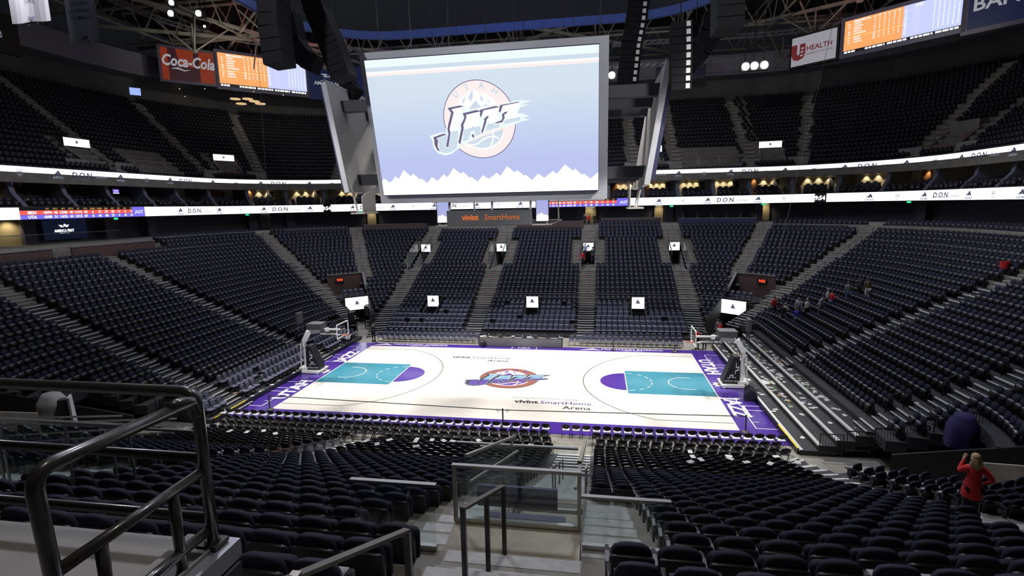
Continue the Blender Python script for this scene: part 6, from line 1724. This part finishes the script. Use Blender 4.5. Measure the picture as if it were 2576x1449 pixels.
    if hold == 'phone':
        m = MB(); m.lathe([(.15, .30), (.18, .18), (.205, .03), (.215, -.14), (.205, -.18)], (0, 0, H-.06), 16); m.v = [(a, b*.88, c) for a, b, c in m.v]; m.build('jacket_hem', 'cl_'+top, r, smooth=True)
        for s in (-1, 1): skin_mesh('jacket_shoulder', [(s*.05, fy, sh-.04), (s*.185, fy*.9, sh-.05), P['elb'+('L' if s < 0 else 'R')]], [(0, 1), (1, 2)], [.12, .088, .065], 0, 'cl_'+top, r, 1)
        m = MB(); m.box((0, fy+.36, sh+.10), (.15, .012, .075)); o = m.build('phone', 'cl_black', None); o.location = loc; o.rotation_euler = (0, 0, rz); o.scale = (scale,)*3
        tag(o, 'dark phone held up by the woman in the red jacket', 'phone')
    tag(r, lab, 'person'); return r
# the woman in red on the aisle of the near stand
def floor_at(x, y):
    ax, ay = abs(x)-CX, abs(y)-CY; off = (max(ax, ay) if (ax <= 0 or ay <= 0) else math.hypot(ax, ay)); k = math.floor((off-.7+.70)/.84+.001)
    return ZK(min(28, max(2, k))) if off > 1.7 else 0
person((16.06, -22.62, ZK(14)+.02), -.25, 'red', 'black', 'blond', 'woman with long blonde hair in a bright red jacket, seen from behind', longhair=True, arms={'L': 'up', 'R': 'hip'}, hold='phone', scale=1.05)
def put(x, y, *a, **k): return person((x, y, floor_at(x, y)+k.pop('dz', 0)), *a, **k)
# far stand aisle
put(4.75, 25.2, pi, 'red', 'black', 'grey', 'person in red jacket and dark trousers holding the far aisle handrail', arms={'R': 'out'}, pose='walk')
put(5.9, 26.3, pi*.0, 'charcoal', 'navy', 'dark', 'person in dark sweater climbing the far aisle, seen from behind', pose='walk')
put(5.0, 26.9, pi, 'shirtblue', 'navy', 'brown', 'person in pale blue shirt and dark suit trousers at the far entrance', pose='walk')
put(5.3, 34.9, pi, 'red', 'black', 'dark', 'person in red top in the lit doorway above the far aisle', pose='stand')
put(4.7, 35.1, pi, 'black', 'black', 'dark', 'person in black standing in the lit doorway beside the red top', pose='stand')
put(6.1, 34.7, pi, 'black', 'black', 'brown', 'person in black at the edge of the lit doorway, aisle side', pose='stand')
# corner by the seated end riser
person((-14.9, 9.35, 0), pi*1.0, 'charcoal', 'black', 'brown', 'person in dark jacket standing at the court corner near the seated end riser', scale=1.)
# group by the far corner tunnel of the littered stage
G = [(22.3, 12.6, 'red', 'black', 'dark', 'person in red shirt standing beside the tunnel clock', dict(pose='stand', rz=3.6)),
     (22.9, 11.6, 'white', 'black', 'tan', 'person with pale hair in white and black raising a hand', dict(pose='sit', rz=3.4)),
     (23.5, 10.2, 'lightgrey', 'charcoal', 'bald', 'bald person in light grey hoodie bending in the seats', dict(pose='bend', rz=2.7)),
     (23.9, 9.5, 'white', 'black', 'blond', 'person in white sports shirt and cap seen from behind', dict(pose='stand', rz=.6)),
     (23.2, 9.6, 'blue', 'denim', 'dark', 'small person in bright blue shirt leaning over the seats', dict(pose='sit', rz=2.9)),
     (24.7, 9.2, 'lightgrey', 'grey', 'dark', 'person in striped grey and white jacket crouching', dict(pose='bend', rz=3.8)),
     (25.6, 9.9, 'lightgrey', 'black', 'grey', 'person in pale hooded sweater with the hood up', dict(pose='stand', rz=4.4)),
     (25.6, 9.1, 'red', 'denim', 'dark', 'person in red t-shirt and blue jeans holding food', dict(pose='stand', rz=4.9)),
     (26.7, 8.9, 'grey', 'denim', 'brown', 'person in grey t-shirt and jeans seen from behind', dict(pose='stand', rz=.2)),
     (27.6, 9.0, 'charcoal', 'black', 'dark', 'person in dark shirt facing the others', dict(pose='stand', rz=3.1)),
     (27.8, 8.2, 'olive', 'white', 'brown', 'person in olive jacket and white trousers with a backpack', dict(pose='stand', rz=.1)),
     (17.7, 13.4, 'grey', 'black', 'bald', 'bald person in a grey vest at the tunnel mouth', dict(pose='stand', rz=2.6)),
     (17.5, 12.4, 'red', 'black', 'dark', 'person in red sweater leaning forward at the tunnel mouth', dict(pose='bend', rz=5.2)),
     (19.6, 12.6, 'charcoal', 'black', 'brown', 'person in grey suit with red tie by the screen cart', dict(pose='stand', rz=3.0)),
     (19.0, 13.2, 'black', 'black', 'blond', 'person in black beside the grey suit', dict(pose='stand', rz=3.3)),
     (20.9, 11.9, 'black', 'black', 'brown', 'person in long dark coat near the screen cart', dict(pose='stand', rz=2.9)),
     (22.3, 10.3, 'black', 'charcoal', 'brown', 'person in black on the first seat row by the stage', dict(pose='stand', rz=3.2)),
     (15.1, 9.25, 'red', 'black', 'brown', 'person in red shirt behind the hoop arm sleeve', dict(pose='stand', rz=3.3)),
     (15.75, 9.35, 'charcoal', 'navy', 'dark', 'person in dark shirt and navy trousers behind the hoop arm', dict(pose='stand', rz=2.9))]
for x, y, tp, lg, hr, lb, kw in G:
    rz = kw.pop('rz'); z = floor_at(x, y) if x > 21.9 else 0
    person((x, y, z), rz, tp, lg, 'blond' if hr == 'tan' else hr, lb, skin='skin2' if 'olive' in lb or 'dark shirt facing' in lb else 'skin', arms={'R': 'fwd', 'L': 'fwd'} if 'food' in lb or 'hand' in lb else None, **kw)
# ---------------------------------------------------------------- court-side objects
def post_belt(x, y, lab, h=1.0):
    r = empty('barrier_post', (x, y, .0)); m = MB(); m.lathe([(.24, .012), (.24, .06), (.16, .12), (.05, .16)], n=16); m.build('base', 'darkbox', r)
    m = MB(); m.lathe([(.045, .06), (.045, h-.06), (.055, h-.05), (.055, h)], n=12); m.build('post', 'rail', r); tag(r, lab, 'barrier post'); return r
PB = [wp(680, 1025, -8.0), wp(1222, 1052, -8.3), wp(1865, 1083, -8.0)]
BP = [(-14.35, -7.9), (1.05, -8.55), (14.6, -7.95)]
for (x, y), l in zip(BP, ('black belt post on the purple corner beside the seated end', 'black belt post at midcourt with clear cups on top', 'black belt post at the corner beside the bare stage')): post_belt(x, y, l, 1.05)
for (a, b), l in zip(((BP[0], BP[1]), (BP[1], BP[2])), ('thin dark barrier belt from the seated-end corner to midcourt', 'thin dark barrier belt from midcourt to the stage corner')):
    m = MB(); m.bar((a[0]+.04, a[1], .97), (b[0]-.04, b[1], .97), .01, .05); tag(m.build('barrier_belt', 'rail'), l, 'barrier belt')
for dx in (-.28, .28):
    m = MB(); m.lathe([(.10, 0), (.13, .16), (.12, .16), (.09, .01)], n=14); o = m.build('clear_bowl', 'glass', loc=(1.05+dx, -8.55, .86)); tag(o, 'clear plastic bowl fixed beside the midcourt belt post', 'bowl', 'bowls on the midcourt post')
post_belt(13.05, 8.05, 'small black belt post under the net at the far stage corner', .7); post_belt(7.9, 8.15, 'slim black belt post before the pad chairs at the far sideline', 1.3)
m = MB(); m.lathe([(.15, 0), (.24, .15), (.22, .45), (.1, .55)], n=12); tag(m.build('black_bag', 'blackpad', loc=(-3.9, 8.4, .0)), 'round black bag on the floor in front of the scorer table', 'bag')
# wheeled covers, carts and stands
def cart(x, y, lab, h=1.9, w_=1.0, screen_=False):
    r = empty('equipment_cart', (x, y, 0)); m = MB()
    for a in (-w_/2, w_/2):
        for b in (-.3, .3): m.span((a-.03, b-.03, .08), (a+.03, b+.03, h))
    for z in (.35, .9, h): m.span((-w_/2, -.3, z-.02), (w_/2, .3, z+.02))
    m.build('frame', 'blackmetal', r)
    m = MB(); m.span((-w_/2+.05, -.34, h*.55), (w_/2-.05, -.30, h-.05)); m.build('panel', 'darkbox', r)
    if screen_: m = MB(); put_text(m, 'TISSOT', .12, lambda a, z: (a, -.345, h*.48+z), 0, bold=.03); m.build('lettering', 'nosing', r)
    m = MB()
    for a in (-w_/2+.08, w_/2-.08): m.lathe([(.03, 0), (.04, .04), (.03, .08)], (a, 0, 0), 8)
    m.build('wheels', 'blackmetal', r); tag(r, lab, 'cart')
cart(20.2, 11.0, 'black screen cart with white lettering standing by the bare stage', 1.95, 1.0, True)
cart(-18.3, 12.0, 'tall black clock stand frame in front of the tunnel screen', 2.3, .6)
# angled black board with two white bars by the hoop
r = empty('padded_wedge', (16.35, -2.55, 0), -.15); m = MB(); m.prism([(-.35, 0), (.35, 0), (.30, .55), (-.1, .8), (-.38, .5)], lambda u, v: (u, -.55, v), lambda u, v: (u, .55, v)); m.build('pad', 'blackpad', r)
m = MB()
for a in (-.18, .0): m.face([(-.36+.02, .1+a, .18), (-.36+.02, .2+a, .18), (-.385, .2+a, .46), (-.385, .1+a, .46)])
m.build('white_bars', 'white', r); tag(r, 'black padded wedge with two white bars beside the stage hoop', 'floor pad')
m = MB(); m.span((-.5, -.3, 0), (.5, .3, .28)); m.span((-.55, -.34, .28), (.55, .34, .33)); tag(m.build('white_box', 'white', loc=(18.0, -.9, ZK(2))), 'white case lying behind the stage-side hoop', 'case')
for i in range(5):
    m = MB(); m.box((0, 0, .03+.05*i), (1.3, .12, .04), rz=.3*i); tag(m.build('white_bar_bundle', 'white', loc=(-17.9, -.2+.12*i, ZK(2))), 'loose white bar in a pile behind the seated-end hoop', 'bar', 'white bars behind the hoop')
# purple covered bundle near the camera-side corner
def cover(name, loc, sx, sy, h, mt, lab, cat, seed=1):
    rr = random.Random(seed); m = MB(); n = 22; L = 8; vs = []
    for l in range(L+1):
        f = l/L; rad = (1.05-.15*f-.55*max(0, f-.6)**1.0*1.6)
        for j in range(n):
            a = 2*pi*j/n; q = rad*(1+.10*sin(a*5+seed)*(1-f)+.05*rr.uniform(-1, 1)); vs.append((sx*q*cos(a), sy*q*sin(a), h*f**.9))
    fs = [(l*n+j, l*n+(j+1) % n, (l+1)*n+(j+1) % n, (l+1)*n+j) for l in range(L) for j in range(n)]+[tuple(L*n+j for j in range(n))]
    m.add(vs, fs); o = m.build(name, mt, loc=loc, smooth=True); tag(o, lab, cat); return o
MT['purplecov'] = mat('purple_cover_cloth', (.028, .018, .11), .8); MT['tarp'] = mat('dusty_white_tarp', (.42, .40, .37), .85, noise=(2, .15))
px_ = wp(2475, 1120, -16.5); cover('covered_equipment', (22.2, -12.6, 1.95), .60, .55, 1.45, 'purplecov', 'purple cloth covering a tall bundle near the woman in red', 'cover', 3)
pt = wp(135, 1030, -16.); cover('tarp_bundle', (pt.x, pt.y, 2.55), .75, .6, 1.35, 'tarp', 'dusty white tarp over equipment behind the tubular railing', 'tarp', 5)
r = empty('leaning_panel', (pt.x+1.2, pt.y-.1, 2.4), .5); m = MB(); m.prism([(-.1, 0), (.3, 0), (.1, 1.5), (-.2, 1.4)], lambda u, v: (-.05, u, v), lambda u, v: (.05, u, v)); m.build('white_side', 'white', r); m = MB(); m.span((-.5, -.1, 0), (-.06, .3, 1.3)); m.build('dark_side', 'darkbox', r)
tag(r, 'upright white and dark panel beside the dusty tarp', 'panel')
cart(-17.6, 14.2, 'black ladder-like camera stand below the tunnel screen', 2.6, .5)
# lounge screen with wings, lounge glass rail
t = RL.find(250, 11.2); p = RL.at(t, 3.9); r = empty('lounge_screen', (p[0], p[1], 9.95), math.atan2(p[3], p[2])-pi/2)
MT['loungeblue'] = screen('lounge_dark_blue', (.004, .006, .02), 1.)
m = MB(); m.span((-2.2, 0, .3), (2.2, .1, 2.35)); m.build('screen_panel', 'loungeblue', r)
m = MB(); put_text(m, 'AMERICA FIRST', .26, lambda x, z: (-.2+x, -.02, 1.05+z), 0, bold=.03, xs=.8); put_text(m, 'CREDIT UNION', .1, lambda x, z: (-.2+x, -.02, .88+z), 0); wings(m, lambda x, y: (-.2+x*1.7, -.02, 1.65+y*1.7), 0); m.build('lettering', 'scr_white', r)
tag(r, 'dark lounge screen with a white winged emblem and lettering', 'screen')
t = RL.find(150, 10.8); 
r = empty('lounge_guardrail', (*RL.at(t, 1.6)[:2], 9.95)); o = Vector(r.location); m = MB(); g = MB()
pp = [Vector((*RL.at(t+i, 1.6)[:2], 10.95))-o for i in range(-9, 9)]
m.tube(pp, .03, 6); m.build('top_rail', 'steelgrey', r)
for a, b in zip(pp, pp[1:]): g.face([a-Vector((0, 0, 1)), b-Vector((0, 0, 1)), b, a])
g.build('glass', 'glass', r); tag(r, 'glass guardrail in front of the yellow-lit lounge', 'guardrail')
# camera platform kit on the far right concourse
for i in range(6):
    t = RL.find(1720+i*36, 10.8); p = RL.at(t, .2); r = empty('camera_rig', (p[0], p[1], 9.95), math.atan2(p[3], p[2])-pi/2); m = MB()
    for a in (-.3, .3): m.bar((a, -.2, 0), (0, 0, 1.1), .03, .03)
    m.bar((0, .3, 0), (0, 0, 1.1), .03, .03); m.build('tripod_legs', 'steelgrey', r); m = MB(); m.box((0, 0, 1.25), (.25, .5, .25)); m.build('camera_body', 'blackmetal', r)
    tag(r, 'camera on a tripod behind the dark parapet', 'camera', 'cameras on the far platform')
# hanging boom cables
for a, b, l in (((640, 0), (690, 760), 'thin cable hanging in front of the far corner seats'), ((2110, 0), (1905, 870), 'long thin cable slanting down over the corner beside the bare stage')):
    A, B = wp(*a, 2), wp(*b, 14); m = MB(); m.tube([(0, 0, 0), A-B], .013, 5); tag(m.build('thin_cable', 'thinrail', loc=B), l, 'cable')
# ---------------------------------------------------------------- litter and cups
random.seed(21)
MT['paper'] = mat('paper_white', (.72, .70, .66), .8); MT['cardb'] = mat('cardboard_tan', (.50, .36, .18), .8); MT['bottle'] = mat('bottle_blue', (.35, .50, .70), .2); MT['greenlit'] = mat('green_wrapper', (.15, .45, .12), .6)
def litter_protos():
    out = {}
    m = MB(); m.lathe([(.030, 0), (.045, .13), (.042, .13), (.028, .005)], n=9); out['paper_cup'] = (m, 'paper', 'white paper cup')
    m = MB(); m.add([(-.14, -.1, .02), (.14, -.09, .005), (.15, .1, .03), (-.13, .1, .005), (0, 0, .055)], [(0, 1, 4), (1, 2, 4), (2, 3, 4), (3, 0, 4)]); out['paper_napkin'] = (m, 'paper', 'crumpled white napkin')
    m = MB(); m.span((-.13, -.09, 0), (.13, .09, .05)); m.span((-.13, -.1, .05), (-.11, .1, .09)); m.span((.11, -.1, .05), (.13, .1, .09)); out['food_tray'] = (m, 'cardb', 'tan cardboard food tray')
    m = MB(); m.tube([(-.1, 0, .035), (.06, 0, .035), (.1, 0, .035)], [.034, .034, .014], 8); out['plastic_bottle'] = (m, 'bottle', 'bluish plastic bottle lying on its side')
    m = MB(); m.box((0, 0, .006), (.30, .21, .008)); out['printed_sheet'] = (m, 'nosing', 'flat printed white sheet')
    m = MB(); m.add([(-.09, -.07, .0), (.1, -.05, .0), (.08, .08, .0), (-.1, .06, .0), (0, 0, .09)], [(0, 1, 4), (1, 2, 4), (2, 3, 4), (3, 0, 4)]); out['snack_wrapper'] = (m, 'greenlit', 'crumpled green snack wrapper')
    return out
LP = litter_protos(); LM = {}
for n_, (m, mt, lb) in LP.items():
    me = bpy.data.meshes.new(n_); me.from_pydata(m.v, [], m.f); me.materials.append(MT[mt]); LM[n_] = me
def drop(kind, x, y, z, where, grp):
    o = bpy.data.objects.new(kind, LM[kind]); COL.objects.link(o); o.location = (x, y, z); o.rotation_euler = (0, 0, random.random()*6.28); tag(o, LP[kind][2]+' '+where, kind.replace('_', ' ').split()[-1], LP[kind][2]+' '+grp)
kinds = ['paper_cup']*3+['paper_napkin']*6+['food_tray']+['plastic_bottle']+['printed_sheet']*4+['snack_wrapper']
for i in range(230):
    k = random.choice([2, 3, 3, 4, 4, 5, 5]); yc = random.choice([-6, -2.5, 0, 3, 6, 8]); y = max(-9.9, min(9.9, random.gauss(yc, 1.6)))
    R0 = RK(k)-.7; x = CX+R0+random.uniform(.22, .66); drop(random.choice(kinds), x, y, ZK(k)+.001, 'littering the bare stage', 'on the bare stage')
for i in range(60):
    k = random.choice([2, 3]); y = random.uniform(-9, 9); x = -(CX+RK(k)-.7+random.uniform(.12, .3)); drop(random.choice(kinds), x, y, ZK(k)+.001, 'on the riser with padded chairs', 'on the seated end riser')
for i in range(70):      # cups and sheets left on aisles and under seats at both ends
    sd = random.choice([-1, 1, 1]); k = random.randint(7, 20); y = random.uniform(-9, 10); R = RK(k); drop(random.choice(['paper_cup', 'paper_cup', 'printed_sheet']), sd*(CX+R-.58), y, ZK(k)+.001, 'left between end-stand seats', 'in the end stands')
for i in range(34):      # sheets on black chairs near the camera
    x = random.uniform(-14, 15); k = random.choice([2, 3, 4, 5, 6]);
    if abs(x-5.35) < 1.2 or abs(x+5.8) < 1.2: continue
    drop('printed_sheet', x, -(CY+RK(k))+.02, ZK(k)+.845, 'resting on top of a black folding chair', 'on the black folding chairs')
for i, (x, y) in enumerate(((1290, 1178), (1415, 1163), (1178, 1290), (912, 1278))):
    pass
for (x, k) in ((4.15, 17), (3.85, 19), (3.55, 21), (2.9, 24)):
    drop('paper_cup', x, -(CY+RK(k))+.25, ZK(k), 'standing by the aisle-end seats of the near stand', 'by the near aisle')
# red bucket high in the end stand
p = ring_s(F_end(1, 3.2)(RK(22)), RK(22)); m = MB(); m.lathe([(.2, 0), (.27, .5), (.25, .5), (.19, .02)], n=14); tag(m.build('red_bin', 'cl_red', loc=(p[0]-.3, p[1], ZK(22)+.45)), 'red bin standing high among the end-stand seats', 'bin')
# small red row markers on the far aisles
MT['redmark'] = mat('red_row_marker', (.55, .05, .04), .5)
for c_, xs in (('F', AISX),):
    for x in xs:
        m = MB()
        for k in range(9, 28):
            R = RK(k)-.7; off = (-.35 if k % 2 else .35)*(3.6 if 17 <= k <= 23 else 1)
            m.span((x+off-.09, CY+R-.010, ZK(k)-.15), (x+off+.09, CY+R-.002, ZK(k)-.07))
        tag(m.build('row_markers', 'redmark'), 'small red row number plates on the risers of a far aisle', 'row markers', 'row number plates', 'stuff')
